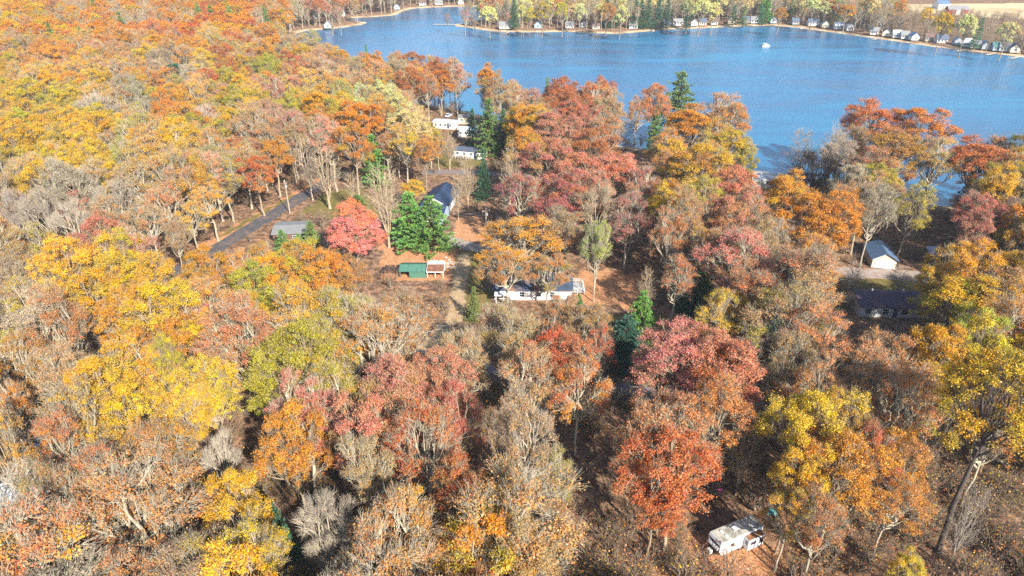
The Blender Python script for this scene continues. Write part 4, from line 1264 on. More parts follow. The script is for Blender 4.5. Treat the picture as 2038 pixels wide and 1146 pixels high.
SUNNY = [at(1450, 1108, GZ + 2), at(1500, 1075, GZ + 3), at(1425, 1090, GZ + 3), at(1470, 1128), at(1200, 565), at(1235, 580), at(830, 500), at(880, 500), at(820, 548), at(865, 548), at(1757, 535, GZ + 1),
         at(1757, 512, GZ + 4), at(1775, 525, GZ + 2), at(925, 460), at(885, 385, GZ + 4), at(895, 430, GZ + 2), at(470, 470), at(540, 425), at(1060, 590, GZ + 2), at(1010, 590, GZ + 2), at(1110, 590, GZ + 2), at(1760, 548),
         at(705, 470, GZ + 10), at(840, 440, GZ + 8), at(850, 470, GZ + 3), at(905, 570), at(590, 455, GZ + 3), at(1210, 930), at(1300, 1100), at(1980, 1040), at(575, 400, GZ + 5), at(880, 250, GZ + 3), at(930, 300, GZ + 3)]
TAN_EL = math.tan(SUN_EL)
def shades(x, y, w, h):
    for p in SUNNY:
        dx, dy = x - p.x, y - p.y
        t = dx * SUN_DIR.x + dy * SUN_DIR.y
        if t < -w * .3: continue
        lat = abs(-dx * SUN_DIR.y + dy * SUN_DIR.x)
        z = p.z - GZ + t * TAN_EL
        if lat < w * .46 and z < h * 1.0 and z + w * .3 > h * .33: return True
    return False
TREES = []   # dicts: x, y, kind, col, w (crown width m), h
def add_tree(x, y, kind, col, w, h, hero=False, bark=None):
    TREES.append(dict(x=x, y=y, kind=kind, col=col, w=w, h=h, hero=hero, bark=bark))

def crown_frac(kind): return SH[kind][0]['cz']

def hero(px, py, wpx, kind, col, h=24.0, base=False, bark=None):
    """Tree whose crown centre (or foot, with base=True) is seen at this point of the photo."""
    z = GZ if base else GZ + h * crown_frac(kind)
    p = at(px, py, z)
    depth = p.y * CT + (CAMZ - z) * ST
    add_tree(p.x, p.y, kind, col, wpx * depth / FP, h, True, bark)

PALE = srgb(176, 162, 142); DARK = srgb(58, 50, 48); GREYB = srgb(164, 150, 136); TANB = srgb(176, 156, 128)
# around the houses
hero(703, 468, 118, 'maple', 'V', 19)
hero(820, 492, 84, 'pine', 'E', 16, True); hero(862, 496, 92, 'pine', 'E', 15.5, True)
hero(775, 493, 100, 'vase', 'B', 27, True, TANB); hero(657, 415, 86, 'vase', 'B', 22, True, TANB); hero(705, 420, 60, 'vase', 'B', 14, True, TANB)
hero(748, 372, 58, 'pine', 'E', 18, True); hero(622, 496, 46, 'pine', 'H', 8.5, True); hero(716, 424, 40, 'pine', 'E', 6, True)
hero(566, 505, 36, 'pine', 'E', 7, True); hero(597, 505, 34, 'pine', 'E', 6, True)
hero(975, 312, 60, 'pine', 'E', 22, True); hero(962, 398, 36, 'spruce', 'K', 17, True); hero(940, 290, 36, 'spruce', 'K', 15, True); hero(1055, 262, 46, 'pine', 'E', 15, True)
hero(1000, 300, 34, 'spruce', 'K', 16, True)
hero(1345, 275, 80, 'pine', 'H', 27, True); hero(1300, 300, 44, 'pine', 'H', 18, True); hero(1093, 240, 24, 'spruce', 'E', 19, True)
hero(633, 130, 20, 'spruce', 'E', 15, True); hero(733, 140, 16, 'spruce', 'E', 15, True); hero(2022, 400, 60, 'pine', 'E', 22, True)
hero(1400, 585, 46, 'pine', 'E', 10, True); hero(1268, 700, 86, 'pine', 'E', 14.5, True); hero(1240, 722, 110, 'pine', 'K', 11, True)
hero(1520, 668, 60, 'spruce', 'K', 12, True); hero(1545, 735, 46, 'pine', 'E', 12, True); hero(1375, 618, 60, 'pine', 'K', 6, True)
hero(943, 640, 34, 'spruce', 'H', 9, True); hero(1152, 612, 22, 'pine', 'E', 4, True); hero(1240, 740, 60, 'pine', 'K', 7, True)
hero(490, 1060, 60, 'pine', 'E', 14, True); hero(505, 1110, 50, 'pine', 'E', 12, True); hero(560, 1105, 60, 'pine', 'K', 11, True); hero(595, 1146, 50, 'pine', 'K', 10, True)
hero(445, 1160, 40, 'pine', 'K', 8, True); hero(1905, 440, 44, 'spruce', 'K', 17, True)
hero(360, 178, 84, 'pine', 'K', 21)
for x, y in ((400, 48), (425, 52), (460, 52), (533, 58), (245, 68), (172, 106), (110, 96), (6, 66), (1525, 20), (190, 36), (575, 14)): hero(x, y, 30, 'pine', 'E', 25)
# oaks about the white house
hero(1045, 478, 175, 'half', 'O', 19); hero(1010, 540, 110, 'thin', 'O', 15); hero(1090, 545, 90, 'thin', 'O', 14)
hero(1188, 500, 58, 'thin', 'Z', 20); hero(1188, 487, 52, 'half', 'Z', 20)
hero(1125, 470, 120, 'thin', 'T', 19); hero(1190, 420, 90, 'dead', 'B', 22, False, TANB)
hero(912, 440, 1, 'shrub', 'O', 3) if False else None
hero(893, 288, 44, 'vase', 'B', 15, False, TANB); hero(872, 292, 40, 'half', 'Y', 13); hero(910, 378, 40, 'vase', 'B', 16, False, TANB); hero(930, 350, 60, 'vase', 'B', 18, False, TANB)
hero(825, 378, 46, 'full', 'L', 9)
hero(1015, 335, 75, 'vase', 'B', 25, False, TANB)
hero(1085, 330, 120, 'full', 'P', 24); hero(1130, 400, 120, 'full', 'D', 22); hero(1100, 440, 90, 'full', 'D', 18); hero(1040, 395, 95, 'half', 'D', 22)
hero(1150, 360, 110, 'full', 'P', 23); hero(1230, 355, 110, 'full', 'P', 23); hero(1185, 310, 120, 'full', 'S', 24); hero(1100, 275, 110, 'full', 'P', 24)
hero(1285, 385, 80, 'half', 'D', 21); hero(1250, 440, 110, 'thin', 'D', 20)
hero(1050, 300, 90, 'full', 'O', 23)
hero(1140, 232, 112, 'full', 'S', 24); hero(1200, 275, 80, 'thin', 'R', 23)
hero(720, 250, 115, 'full', 'O', 24); hero(762, 245, 70, 'full', 'R', 23)
hero(780, 208, 74, 'half', 'W', 22); hero(822, 245, 70, 'half', 'W', 21); hero(855, 275, 70, 'half', 'L', 17); hero(845, 310, 50, 'full', 'O', 18)
hero(1305, 215, 62, 'full', 'R', 25); hero(1435, 235, 100, 'half', 'R', 25); hero(1370, 262, 110, 'full', 'O', 24); hero(1450, 305, 90, 'full', 'Y', 22)
hero(1390, 345, 130, 'full', 'Y', 24); hero(1460, 390, 120, 'full', 'P', 22); hero(1480, 330, 50, 'full', 'G', 18)
hero(1340, 480, 90, 'half', 'R', 22); hero(1455, 450, 90, 'full', 'P', 22); hero(1400, 410, 90, 'full', 'G', 22)
hero(1250, 268, 56, 'vase', 'B', 17, False, DARK)
hero(1655, 305, 95, 'vase', 'B', 25, False, GREYB); hero(1625, 340, 100, 'dead', 'B', 20, False, DARK)
hero(1716, 252, 105, 'full', 'S', 25); hero(1830, 268, 120, 'full', 'O', 25); hero(1775, 318, 120, 'full', 'R', 24); hero(1860, 330, 100, 'half', 'T', 23)
hero(1950, 335, 130, 'full', 'R', 24); hero(1995, 380, 110, 'full', 'Y', 23); hero(1720, 400, 110, 'half', 'R', 23)
hero(1600, 440, 150, 'full', 'O', 23); hero(1665, 445, 110, 'full', 'O', 22); hero(1560, 400, 100, 'full', 'O', 23)
hero(1740, 425, 80, 'thin', 'B', 23, False, PALE); hero(1810, 420, 80, 'half', 'G', 22); hero(1935, 470, 78, 'full', 'P', 20); hero(1900, 540, 100, 'half', 'Y', 20)
# wood left of the road
hero(652, 1, 1, 'vase', 'B', 20) if False else None
hero(92, 425, 78, 'dead', 'B', 24, False, PALE); hero(35, 430, 60, 'dead', 'B', 22, False, GREYB); hero(150, 450, 80, 'dead', 'B', 23, False, PALE)
hero(225, 405, 80, 'dead', 'B', 22, False, PALE); hero(200, 225, 90, 'dead', 'B', 24, False, PALE); hero(285, 225, 70, 'vase', 'B', 24, False, PALE); hero(410, 250, 80, 'dead', 'B', 24, False, PALE)
hero(210, 480, 85, 'full', 'P', 20); hero(160, 510, 70, 'full', 'P', 16); hero(115, 505, 60, 'full', 'S', 10)
hero(418, 405, 76, 'half', 'Y', 17); hero(378, 438, 66, 'half', 'Y', 16); hero(345, 470, 60, 'half', 'T', 18)
hero(512, 352, 80, 'full', 'S', 19); hero(485, 330, 80, 'half', 'R', 21); hero(478, 310, 70, 'full', 'S', 18)
hero(405, 165, 22, 'full', 'C', 18); hero(418, 178, 18, 'full', 'C', 14); hero(408, 130, 44, 'full', 'F', 25); hero(437, 125, 40, 'full', 'S', 24)
hero(495, 165, 24, 'full', 'S', 22)
hero(60, 640, 1, 'vase', 'B', 12) if False else None
hero(100, 728, 120, 'vase', 'B', 17, True, TANB); hero(130, 618, 100, 'vase', 'B', 13, True, GREYB); hero(70, 560, 120, 'half', 'T', 18)
hero(30, 490, 90, 'half', 'O', 20); hero(70, 500, 100, 'thin', 'O', 18); hero(15, 560, 100, 'dead', 'B', 20, False, TANB)
# golden group and the olive oak
hero(195, 600, 130, 'full', 'Y', 22); hero(265, 590, 130, 'full', 'Y', 23); hero(330, 575, 110, 'full', 'Y', 23); hero(270, 645, 130, 'full', 'Y', 21)
hero(355, 630, 120, 'full', 'Y', 20); hero(410, 555, 100, 'full', 'O', 22); hero(478, 540, 80, 'half', 'O', 14); hero(530, 510, 70, 'half', 'O', 12); hero(440, 545, 60, 'half', 'O', 12)
hero(510, 590, 110, 'full', 'G', 22); hero(555, 560, 110, 'full', 'Y', 21); hero(600, 545, 120, 'full', 'O', 21); hero(500, 655, 110, 'full', 'Y', 20)
hero(650, 560, 100, 'full', 'O', 20); hero(690, 560, 90, 'full', 'R', 17)
hero(600, 740, 170, 'full', 'G', 24); hero(660, 745, 120, 'full', 'G', 22); hero(550, 790, 120, 'full', 'G', 20)
hero(640, 640, 90, 'dead', 'B', 19, False, GREYB); hero(720, 640, 120, 'thin', 'T', 20); hero(802, 634, 140, 'thin', 'R', 20)
hero(755, 690, 70, 'full', 'O', 16); hero(690, 660, 90, 'full', 'P', 18)
hero(992, 668, 130, 'thin', 'T', 20); hero(1030, 700, 140, 'thin', 'T', 22); hero(930, 720, 110, 'thin', 'T', 21)
hero(1060, 880, 130, 'thin', 'T', 27, False, PALE); hero(1065, 760, 130, 'half', 'R', 23); hero(1100, 960, 100, 'thin', 'T', 17)
hero(850, 910, 200, 'half', 'S', 25); hero(780, 800, 160, 'full', 'P', 24); hero(880, 775, 130, 'full', 'P', 23); hero(910, 850, 120, 'full', 'P', 22)
hero(590, 900, 140, 'full', 'O', 24); hero(740, 960, 130, 'thin', 'T', 22); hero(800, 1060, 180, 'half', 'R', 24); hero(900, 1010, 130, 'full', 'S', 23)
hero(650, 1050, 125, 'dead', 'B', 22, False, PALE); hero(660, 1130, 120, 'dead', 'B', 18, False, PALE); hero(435, 930, 80, 'dead', 'B', 20, False, PALE)
hero(470, 1040, 130, 'full', 'Y', 22); hero(500, 1120, 150, 'half', 'Y', 22); hero(985, 1060, 110, 'half', 'Y', 22)
hero(45, 1030, 140, 'vase', 'B', 26, False, PALE); hero(15, 900, 110, 'thin', 'T', 24); hero(95, 1010, 120, 'thin', 'T', 23); hero(120, 905, 110, 'thin', 'R', 22)
hero(360, 850, 120, 'full', 'Y', 23); hero(230, 790, 140, 'full', 'Y', 23); hero(340, 740, 70, 'full', 'G', 21); hero(280, 740, 120, 'half', 'Y', 22)
hero(310, 900, 110, 'half', 'O', 21); hero(420, 800, 120, 'full', 'Y', 22)
hero(130, 760, 110, 'half', 'T', 20); hero(30, 740, 100, 'half', 'O', 20); hero(30, 820, 110, 'half', 'O', 22)
# right side
hero(1340, 965, 205, 'full', 'S', 22); hero(1300, 1010, 120, 'full', 'S', 17); hero(1320, 880, 190, 'half', 'R', 23); hero(1330, 740, 170, 'full', 'P', 23)
hero(1400, 720, 150, 'full', 'P', 23); hero(1420, 830, 140, 'half', 'R', 23)
hero(1195, 710, 70, 'half', 'S', 18); hero(1172, 660, 110, 'half', 'R', 18); hero(1110, 640, 100, 'thin', 'R', 18)
hero(1465, 985, 90, 'vase', 'B', 17, True, TANB); hero(1495, 700, 80, 'vase', 'B', 18, False, GREYB); hero(1290, 570, 60, 'vase', 'T', 16, False, TANB)
hero(1345, 560, 90, 'half', 'R', 18); hero(1455, 640, 80, 'full', 'Y', 17); hero(1380, 490, 70, 'half', 'R', 20)
hero(1600, 880, 150, 'full', 'F', 23); hero(1580, 960, 110, 'full', 'F', 21); hero(1680, 855, 130, 'half', 'F', 23); hero(1640, 800, 120, 'half', 'R', 23)
hero(1700, 760, 150, 'half', 'R', 23); hero(1620, 690, 150, 'half', 'R', 22); hero(1560, 740, 130, 'thin', 'T', 22); hero(1720, 920, 120, 'half', 'S', 20)
hero(1790, 920, 120, 'full', 'O', 21); hero(1770, 1010, 120, 'half', 'O', 16); hero(1630, 1050, 140, 'thin', 'R', 17); hero(1570, 1030, 100, 'half', 'Y', 16)
hero(1800, 1140, 70, 'full', 'Y', 10)
hero(1866, 1098, 190, 'tall', 'Y', 34, True, srgb(96, 86, 78)); hero(1975, 860, 120, 'half', 'O', 22); hero(1850, 740, 130, 'full', 'Y', 24); hero(1950, 720, 140, 'full', 'Y', 25); hero(2010, 790, 140, 'half', 'O', 26)
hero(1900, 620, 140, 'full', 'Y', 22); hero(1980, 620, 140, 'half', 'O', 23); hero(1870, 590, 90, 'full', 'Y', 19)
hero(1690, 590, 60, 'vase', 'B', 10, True, GREYB); hero(1780, 590, 70, 'vase', 'B', 9, True, GREYB); hero(1575, 560, 110, 'thin', 'T', 19); hero(1620, 520, 110, 'half', 'O', 19)
hero(1935, 1020, 80, 'vase', 'B', 18, False, GREYB)
# trees of the far shore that stand out
for x, y, w, k, c_, h in ((890, 38, 16, 'far_thin', 'P', 14), (925, 36, 24, 'far_thin', 'P', 20), (975, 32, 34, 'far_full', 'W', 24), (945, 34, 20, 'far_vase', 'B', 20),
        (1008, 36, 18, 'far_thin', 'P', 18), (1042, 30, 22, 'far_full', 'W', 24), (1055, 34, 18, 'far_full', 'L', 22), (1080, 28, 34, 'far_full', 'G', 25),
        (1120, 26, 30, 'far_full', 'G', 26), (1155, 26, 28, 'far_full', 'W', 22), (1208, 26, 34, 'far_full', 'S', 25), (1205, 38, 16, 'far_full', 'O', 16),
        (1236, 34, 30, 'far_full', 'W', 24), (1185, 34, 16, 'far_thin', 'P', 20), (1395, 22, 44, 'far_full', 'W', 28), (1420, 26, 36, 'far_full', 'W', 24),
        (1370, 20, 30, 'far_full', 'W', 26), (1552, 33, 28, 'far_full', 'O', 20), (1460, 34, 24, 'far_pine', 'K', 16), (1575, 20, 24, 'far_pine', 'E', 22),
        (1480, 36, 22, 'far_pine', 'H', 16), (1514, 34, 20, 'far_pine', 'K', 16), (1620, 14, 34, 'far_full', 'W', 26), (1665, 24, 28, 'far_pine', 'E', 24),
        (1685, 28, 36, 'far_full', 'O', 22), (1730, 14, 40, 'far_full', 'W', 28), (1845, 35, 24, 'far_full', 'Y', 22), (1877, 52, 44, 'far_full', 'L', 28),
        (1925, 56, 36, 'far_full', 'W', 28), (2005, 68, 40, 'far_full', 'W', 24), (1945, 72, 20, 'far_pine', 'K', 20), (1825, 28, 34, 'far_vase', 'B', 24),
        (1790, 20, 30, 'far_full', 'O', 24), (1975, 62, 28, 'far_vase', 'B', 22), (660, 40, 26, 'far_vase', 'B', 18), (675, 30, 26, 'far_thin', 'P', 22)):
    hero(x, y, w, k, c_, h); TREES[-1]['shore'] = True
for x in (1205, 1222, 1262, 1275, 1288, 1308, 1325, 1365, 1024):
    hero(x, 56 if x > 1100 else 58, 22, 'spruce', 'K', 25 + (x % 5), True); TREES[-1]['shore'] = True

for t_ in TREES:
    if shades(t_['x'], t_['y'], t_['w'], t_['h']): print('shading', t_['kind'], t_['col'], [round(q) for q in proj((t_['x'], t_['y'], GZ + t_['h'] * .6))[:2]])
HX = np.array([[t_['x'], t_['y'], t_['w']] for t_ in TREES])
KIND_OF = {'Y': 'full full half', 'O': 'full half half', 'R': 'half half thin', 'S': 'full half', 'P': 'full half half', 'D': 'full half', 'G': 'full half',
           'L': 'full', 'T': 'thin thin half', 'B': 'vase vase thin thin', 'W': 'half full', 'E': 'pine', 'F': 'full half', 'H': 'pine', 'K': 'spruce', 'Z': 'half'}
cand = []
y_ = 16.0
row = 0
while y_ < 1010:
    sp_ = 7.6 if y_ < 260 else (8.6 if y_ < 520 else 10.0)
    hw = .80 * y_ + 75
    x_ = -hw + (row % 2) * sp_ / 2
    while x_ < hw:
        cand.append((x_ + rnd.uniform(-.34, .34) * sp_, y_ + rnd.uniform(-.34, .34) * sp_))
        x_ += sp_
    y_ += sp_ * .87; row += 1
cand = np.array(cand)
csd = lake_sd(cand[:, 0], cand[:, 1])
ROCK = set()
for (x, y), sd in zip(cand, csd):
    if sd < 3.0: continue
    h = rnd.uniform(20.5, 25.5) if y < 130 else rnd.triangular(14, 27.5, 22.5)
    if y > 130 and rnd.random() < .05: continue
    if y > 430: h = rnd.uniform(17, 23)
    px, py, depth = proj((x, y, GZ + h * .66))
    code = fill_at(px, py)
    if code == '.': continue
    col = rnd.choice(code)
    if col not in KIND_OF: continue
    if y > 430 and px > 880 and sd < 5: continue
    if 1470 < px < 1660 and sd < 12 and y < 300: continue
    # far right: open country with scattered trees, and the hay field
    if y > 560 and px > 1640:
        if in_poly(FIELD[0], np.array([x]), np.array([y]))[0]: continue
        if rnd.random() < .25: col = 'B'
    if y < 430:
        dd = np.hypot(HX[:, 0] - x, HX[:, 1] - y)
        if (dd < HX[:, 2] * .36 + 2.2).any(): continue
    if (np.hypot(FOOTA[:, 0] - x, FOOTA[:, 1] - y) < FOOTA[:, 2]).any(): continue
    w = rnd.triangular(8.5, 17, 12) * (h / 23.5)
    rw = w / 2 * FP / depth * .92; rh = h * .33 * CT * FP / depth
    bx, by, _ = proj((x, y, GZ))
    bad = False
    for x0, y0, x1, y1, dk_ in KEEP:
        if y < dk_ + 3 and px + rw > x0 and px - rw < x1 and py + rh > y0 and py - rh < y1: bad = True; break
        if y < dk_ + 14 and x0 < bx < x1 and y0 < by < y1: bad = True; break
    if bad or shades(x, y, w, h): continue
    add_tree(x, y, rnd.choice(KIND_OF[col].split()), col, w, h)

# bark colours
def bark_for(t_):
    if t_['bark']: return t_['bark']
    k = rnd.uniform(.8, 1.15)
    b = {'dead': srgb(182, 166, 146), 'vase': srgb(168, 150, 128), 'thin': srgb(172, 160, 138), 'half': srgb(178, 164, 140)}.get(t_['kind'], srgb(160, 142, 118))
    if t_['kind'] in ('pine', 'spruce', 'far_pine'): b = srgb(96, 78, 64)
    return tuple(c * k for c in b)

ALT = {'Y': 'OGYGF', 'O': 'YRGO', 'R': 'TOTY', 'S': 'ROTS', 'P': 'RTTS', 'G': 'YLG', 'T': 'RTGY', 'D': 'PSR', 'L': 'YGL', 'F': 'YLF', 'W': 'WLT'}
def leaf_cols(code):
    a, b = PAL[code]
    if code in ALT and rnd.random() < .7: b = PAL[rnd.choice(ALT[code])][rnd.randrange(2)]
    j = [rnd.gauss(1, .07) for _ in range(3)]; v = rnd.gauss(1, .07)
    return tuple(max(0, a[i] * j[i] * v) for i in range(3)), tuple(max(0, b[i] * j[i] * v) for i in range(3))

# which trees are things of their own: those that show largest
def view_size(t_):
    px, py, dp = proj((t_['x'], t_['y'], GZ + t_['h'] * .6))
    r = t_['w'] / 2 * FP / dp
    if px + r < 0 or px - r > PW or py - t_['h'] * .3 * FP / dp > PH or dp < 20: return 0
    return t_['w'] * FP / dp
for t_ in TREES:
    t_['size'] = view_size(t_)
    k = t_['kind']
    t_['cls'] = 'evergreen' if k in ('pine', 'spruce', 'far_pine') else ('bare tree' if k in ('dead', 'vase', 'far_vase') else 'tree')
LIM = {'tree': 285, 'bare tree': 110, 'evergreen': 80}
ONE = []
REST = []
for cls in LIM:
    g = sorted([t_ for t_ in TREES if t_['cls'] == cls], key=lambda q: -(q['size'] + (1000 if q['hero'] and q['size'] > 0 else 0)))
    g1 = [q for q in g[:LIM[cls]] if q['size'] > 0]
    ONE += g1
    ids = set(id(q) for q in g1)
    REST += [q for q in g if id(q) not in ids]
print('trees', len(TREES), 'single', len(ONE), 'rest', len(REST))

LMA = np.array([[x, y] for _, x, y in LM])
def where(t_):
    if t_.get('shore'):
        px = proj((t_['x'], t_['y'], 0))[0]
        return ('on the wooded point' if px < 1190 else 'near the tall spruces of the far shore' if px < 1360 else 'on the far shore' if px < 1700 else 'among the far shore cottages') if px > 700 else 'behind the marshy spit'
    d = np.hypot(LMA[:, 0] - t_['x'], LMA[:, 1] - t_['y'])
    i = int(np.argmin(d))
    rd = min((Vector((t_['x'], t_['y'], GZ)) - p).length for p in ROADS)
    sd = float(lake_sd(np.array([t_['x']]), np.array([t_['y']]))[0])
    if d[i] < 16: return 'beside ' + LM[i][0]
    if rd < 11: return 'at the edge of the paved road'
    if sd < 14: return 'at the lake edge'
    if d[i] < 32: return 'near ' + LM[i][0]
    if rd < 26: return 'near the paved road'
    if sd < 35: return 'near the lake'
    if t_['y'] < 150: return 'in the wood toward ' + LM[i][0]
    return 'in the wood beyond ' + LM[i][0]
ROADS = [a.lerp(b, k / 20) for a, b in zip(ROAD[:-1], ROAD[1:]) for k in range(20)]
LK_WORD = {'full': 'leafy', 'tall': 'high crowned', 'maple': 'dense round', 'half': 'thinning', 'thin': 'sparse', 'dead': 'bare crooked', 'vase': 'bare upswept',
           'pine': 'feathery', 'spruce': 'narrow pointed', 'far_full': 'leafy', 'far_thin': 'sparse', 'far_vase': 'bare upswept', 'far_pine': 'feathery'}
XY = np.array([[t_['x'], t_['y']] for t_ in ONE])
def short(t_):
    if t_['cls'] == 'bare tree': return 'bare tree'
    if t_['cls'] == 'evergreen': return 'pine'
    return CNAME[t_['col']] + ' tree'
def barkname(t_):
    b = t_['bark']
    return 'dark' if b == DARK else 'whitish' if b == PALE else 'grey' if b == GREYB else 'tan'
USED = set()
for n_, t_ in enumerate(ONE):
    d = np.hypot(XY[:, 0] - t_['x'], XY[:, 1] - t_['y']); d[n_] = 1e9
    nb = ONE[int(np.argmin(d))]
    size = 'tall ' if t_['h'] > 24.8 else ('small ' if t_['h'] < 13 else '')
    cls = t_['cls']
    if cls == 'bare tree':
        lab = '%s%s %s tree next to a %s %s' % (size, LK_WORD[t_['kind']], barkname(t_), short(nb), where(t_)); nm = 'bare_tree'; grp = 'bare trees of the wood'
    elif cls == 'evergreen':
        lab = '%s%s %s %s next to a %s %s' % (size, LK_WORD[t_['kind']], CNAME[t_['col']], 'spruce' if t_['kind'] == 'spruce' else 'pine', short(nb), where(t_)); nm = 'spruce_tree' if t_['kind'] == 'spruce' else 'pine_tree'; grp = 'evergreens among the autumn trees'
    else:
        lab = '%s%s %s tree next to a %s %s' % (size, LK_WORD[t_['kind']], CNAME[t_['col']], short(nb), where(t_)); nm = 'autumn_tree'; grp = '%s autumn trees' % CNAME[t_['col']]
    if lab in USED:                                     # name a second neighbour to tell it apart
        order = np.argsort(d)
        for j_ in order[1:14]:
            o_ = ONE[int(j_)]
            if short(o_) == short(nb): continue
            l2 = lab.replace('next to a %s' % short(nb), 'between a %s and a %s' % (short(nb), short(o_)))
            if len(l2.split()) > 16: l2 = l2.replace('tree between', 'between', 1)
            if len(l2.split()) > 16: l2 = l2.replace(' tree and', ' and', 1)
            if len(l2.split()) <= 16 and l2 not in USED: lab = l2; break
    if lab in USED and cls == 'tree' and len(lab.split()) < 16:
        q_ = t_['w'] / t_['h']
        lab = ('broad ' if q_ > .58 else 'narrow ' if q_ < .5 else 'round ') + lab
    USED.add(lab)
    lab = ' '.join(lab.replace(' a orange', ' an orange').replace(' a olive', ' an olive').split()[:16])
    S = rnd.choice(SH[t_['kind']])
    ang_ = rnd.uniform(0, 6.28)
    e = thing(nm, lab, {'bare tree': 'bare tree', 'evergreen': 'pine tree', 'tree': 'autumn tree'}[cls], (t_['x'], t_['y'], GZ - .05), ang_, grp)
    sx = t_['w'] / S['W']
    e.scale = (sx * rnd.uniform(.88, 1.12), sx * rnd.uniform(.88, 1.12), t_['h'] / S['H'])
    e.rotation_euler = (rnd.gauss(0, .03), rnd.gauss(0, .03), ang_)
    tr = bpy.data.objects.new('trunk', S['trunk']); COL.objects.link(tr); tr.parent = e
    tr['bark_color'] = list(bark_for(t_))
    if S['crown']:
        cr = bpy.data.objects.new('crown', S['crown']); COL.objects.link(cr); cr.parent = e
        a, b = leaf_cols(t_['col'])
        cr['leaf_color'] = list(a); cr['leaf_color_b'] = list(b)

# ------------------------------------------------------------------ masses nobody could count: the far wood, undergrowth, fallen leaves
def scatter(name, label, pts, shapes):
    """One object that carries every tree of a far mass; pts: (x, y, z, rot, sx, sz, shape index, leaf a, leaf b, bark)."""
    me = bpy.data.meshes.new(name)
    n = len(pts)
    me.vertices.add(n)
    me.vertices.foreach_set('co', np.array([p[:3] for p in pts], np.float32).ravel())
    def attr(nm, ty, key, vals):
        a = me.attributes.new(nm, ty, 'POINT'); a.data.foreach_set(key, np.array(vals).ravel())
    attr('pick', 'INT', 'value', np.array([p[6] for p in pts], np.int32))
    attr('turn', 'FLOAT_VECTOR', 'vector', np.array([[0, 0, p[3]] for p in pts], np.float32))
    attr('size', 'FLOAT_VECTOR', 'vector', np.array([[p[4], p[4], p[5]] for p in pts], np.float32))
    for nm, k in (('leaf_color', 7), ('leaf_color_b', 8), ('bark_color', 9)):
        attr(nm, 'FLOAT_VECTOR', 'vector', np.array([p[k] for p in pts], np.float32))
    me.update()
    ob = bpy.data.objects.new(name, me); COL.objects.link(ob)
    ob['kind'] = 'stuff'; ob['label'] = label
    ng = bpy.data.node_groups.new(name, 'GeometryNodeTree')
    ng.interface.new_socket('Geometry', in_out='INPUT', socket_type='NodeSocketGeometry')
    ng.interface.new_socket('Geometry', in_out='OUTPUT', socket_type='NodeSocketGeometry')
    gi = ng.nodes.new('NodeGroupInput'); go = ng.nodes.new('NodeGroupOutput')
    iop = ng.nodes.new('GeometryNodeInstanceOnPoints')
    iop.inputs['Pick Instance'].default_value = True
    g2i = ng.nodes.new('GeometryNodeGeometryToInstance')
    srcs = []
    for i, S in enumerate(shapes):
        bm_ = [m_ for m_ in (S['trunk'], S['crown']) if m_]
        jn = ng.nodes.new('GeometryNodeJoinGeometry')
        for m_ in bm_:
            so = bpy.data.objects.new(name + '_source', m_)         # not linked: only read by the node group
            oi = ng.nodes.new('GeometryNodeObjectInfo'); oi.inputs['Object'].default_value = so
            ng.links.new(oi.outputs['Geometry'], jn.inputs[0])
        srcs.append(jn)
    for jn in reversed(srcs): ng.links.new(jn.outputs[0], g2i.inputs[0])
    ng.links.new(gi.outputs[0], iop.inputs['Points'])
    ng.links.new(g2i.outputs[0], iop.inputs['Instance'])
    def named(nm, ty):
        a = ng.nodes.new('GeometryNodeInputNamedAttribute'); a.data_type = ty; a.inputs[0].default_value = nm
        return [o for o in a.outputs if o.enabled and o.name == 'Attribute'][0]
    ng.links.new(named('pick', 'INT'), iop.inputs['Instance Index'])
    e2r = ng.nodes.new('FunctionNodeEulerToRotation')
    ng.links.new(named('turn', 'FLOAT_VECTOR'), e2r.inputs[0])
    ng.links.new(e2r.outputs[0], iop.inputs['Rotation'])
    ng.links.new(named('size', 'FLOAT_VECTOR'), iop.inputs['Scale'])
    ng.links.new(iop.outputs[0], go.inputs[0])
    md = ob.modifiers.new('scatter', 'NODES'); md.node_group = ng
    return ob

LODK = {'full': 'far_full', 'tall': 'far_full', 'maple': 'far_full', 'half': 'far_full', 'thin': 'far_thin', 'dead': 'far_vase', 'vase': 'far_vase', 'pine': 'far_pine', 'spruce': 'far_pine'}
def mass(name, label, trees):
    shapes, index, pts = [], {}, []
    for t_ in trees:
        k = t_['kind']
        if t_['y'] > 430: k = LODK.get(k, k)
        j = rnd.randrange(len(SH[k]))
        if (k, j) not in index: index[(k, j)] = len(shapes); shapes.append(SH[k][j])
        S = SH[k][j]
        a, b = leaf_cols(t_['col'])
        pts.append((t_['x'], t_['y'], GZ - .05, rnd.uniform(0, 6.28), t_['w'] / S['W'], t_['h'] / S['H'], index[(k, j)], a, b, bark_for(t_)))
    if pts: scatter(name, label, pts, shapes)
mass('distant_forest', 'autumn forest running back from the road and houses', [t_ for t_ in REST if t_['y'] < 520])
mass('far_shore_forest', 'hazy autumn woods beyond the lake', [t_ for t_ in REST if t_['y'] >= 520])

# leafless scrub beyond the far shore
SCRUB = []
for k in range(900):
    p = at(rnd.uniform(1630, 2120), rnd.uniform(22, 100), GZ)
    if lake_sd(np.array([p.x]), np.array([p.y]))[0] < 16 or in_poly(FIELD[0], np.array([p.x]), np.array([p.y]))[0]: continue
    if (np.hypot(FOOTA[:, 0] - p.x, FOOTA[:, 1] - p.y) < FOOTA[:, 2] + 3).any(): continue
    h = rnd.uniform(4, 10)
    SCRUB.append(dict(x=p.x, y=p.y, kind='far_vase', col=rnd.choice('BBBT'), w=h * rnd.uniform(.7, 1.1), h=h, bark=None))
mass('far_scrub', 'grey leafless scrub beyond the far shore cottages', SCRUB)

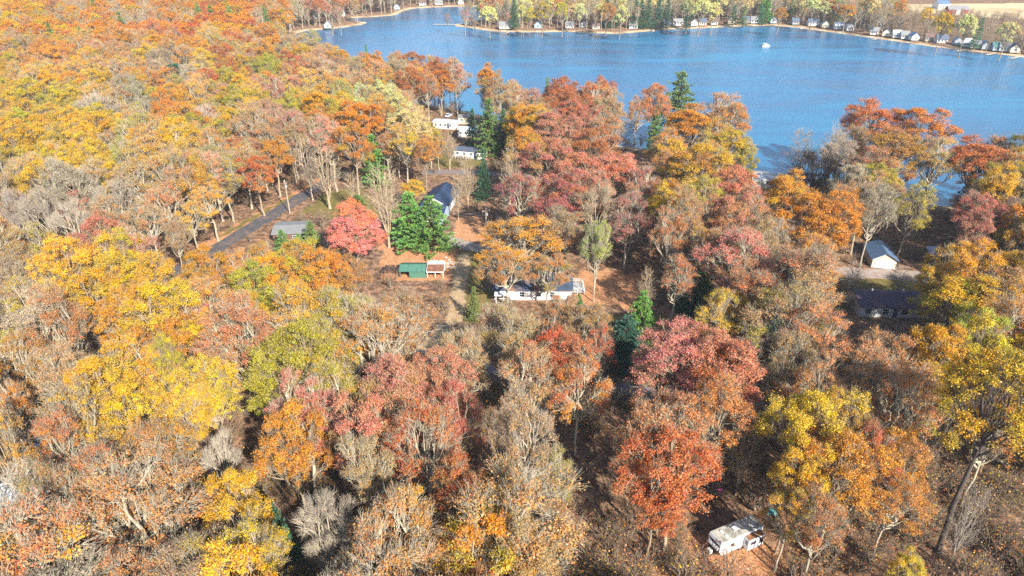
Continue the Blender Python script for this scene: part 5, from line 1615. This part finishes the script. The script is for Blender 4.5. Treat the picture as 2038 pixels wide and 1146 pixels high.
# low brush under the trees
pts = []
for k in range(2600):
    y = rnd.uniform(52, 330) if k < 1500 else rnd.uniform(52, 120); x = rnd.uniform(-.8 * y - 30, .8 * y + 30)
    if lake_sd(np.array([x]), np.array([y]))[0] < 2: continue
    if (np.hypot(FOOTA[:, 0] - x, FOOTA[:, 1] - y) < FOOTA[:, 2] * .8).any(): continue
    bx, by, dp = proj((x, y, GZ + 1.2))
    if any(x0 - 6 < bx < x1 + 6 and y0 - 6 < by < y1 + 6 for x0, y0, x1, y1, _ in KEEP if x1 - x0 < 200 and y1 < 1140): continue
    s = rnd.uniform(.5, 1.25)
    c_ = rnd.choice('TTRROYGS')
    a, b = leaf_cols(c_)
    pts.append((x, y, GZ - .02, rnd.uniform(0, 6.28), s, s * rnd.uniform(.7, 1.1), rnd.randrange(2), a, b, srgb(136, 118, 100)))
scatter('undergrowth', 'low twiggy brush on the woodland floor', pts, SH['shrub'])

# fallen leaves and twigs on the open ground nearest the drone
def fallen():
    rng = np.random.default_rng(5)
    n = 110000
    y = rng.uniform(0, 1, n) ** 1.9 * 130 + 54
    x = rng.uniform(-1, 1, n) * (.76 * y + 10)
    ok = lake_sd(x, y) > 4
    x, y = x[ok], y[ok]; n = len(x)
    C = np.stack([x, y, GZ + .03 + rng.uniform(0, .06, n)], 1)
    sz = rng.uniform(.1, .24, n)
    v, f = leaf_quads(C, unit(np.array([0, 0, 1.0]) + rng.normal(size=(n, 3)) * .32), sz, sz * .7, rng)
    me = fast_mesh('fallen_leaves', v, f, 4, np.stack([rng.random(n), rng.random(n), rng.random(n)], 1), LEAF)
    o = bpy.data.objects.new('fallen_leaves', me); COL.objects.link(o)
    o['kind'] = 'stuff'; o['label'] = 'orange and tan fallen leaves strewn over the ground'
    o['leaf_color'] = list(srgb(206, 132, 74)); o['leaf_color_b'] = list(srgb(150, 100, 70))
fallen()

# ------------------------------------------------------------------ haze over the far shore
def haze():
    o = MB().span((-1150, -60, -3.2), (1150, 1120, CAMZ + 14)).build('haze', bpy.data.materials.new('haze_air'), None)
    m = o.data.materials[0]; m.use_nodes = True; nt = m.node_tree
    for n_ in list(nt.nodes): nt.nodes.remove(n_)
    out = nt.nodes.new('ShaderNodeOutputMaterial')
    v = nt.nodes.new('ShaderNodeVolumePrincipled')
    v.inputs['Color'].default_value = (.82, .9, 1.0, 1)
    v.inputs['Density'].default_value = .0001
    v.inputs['Anisotropy'].default_value = .0
    nt.links.new(v.outputs[0], out.inputs['Volume'])
    o['kind'] = 'stuff'; o['label'] = 'thin blue haze in the air over the lake'
haze()
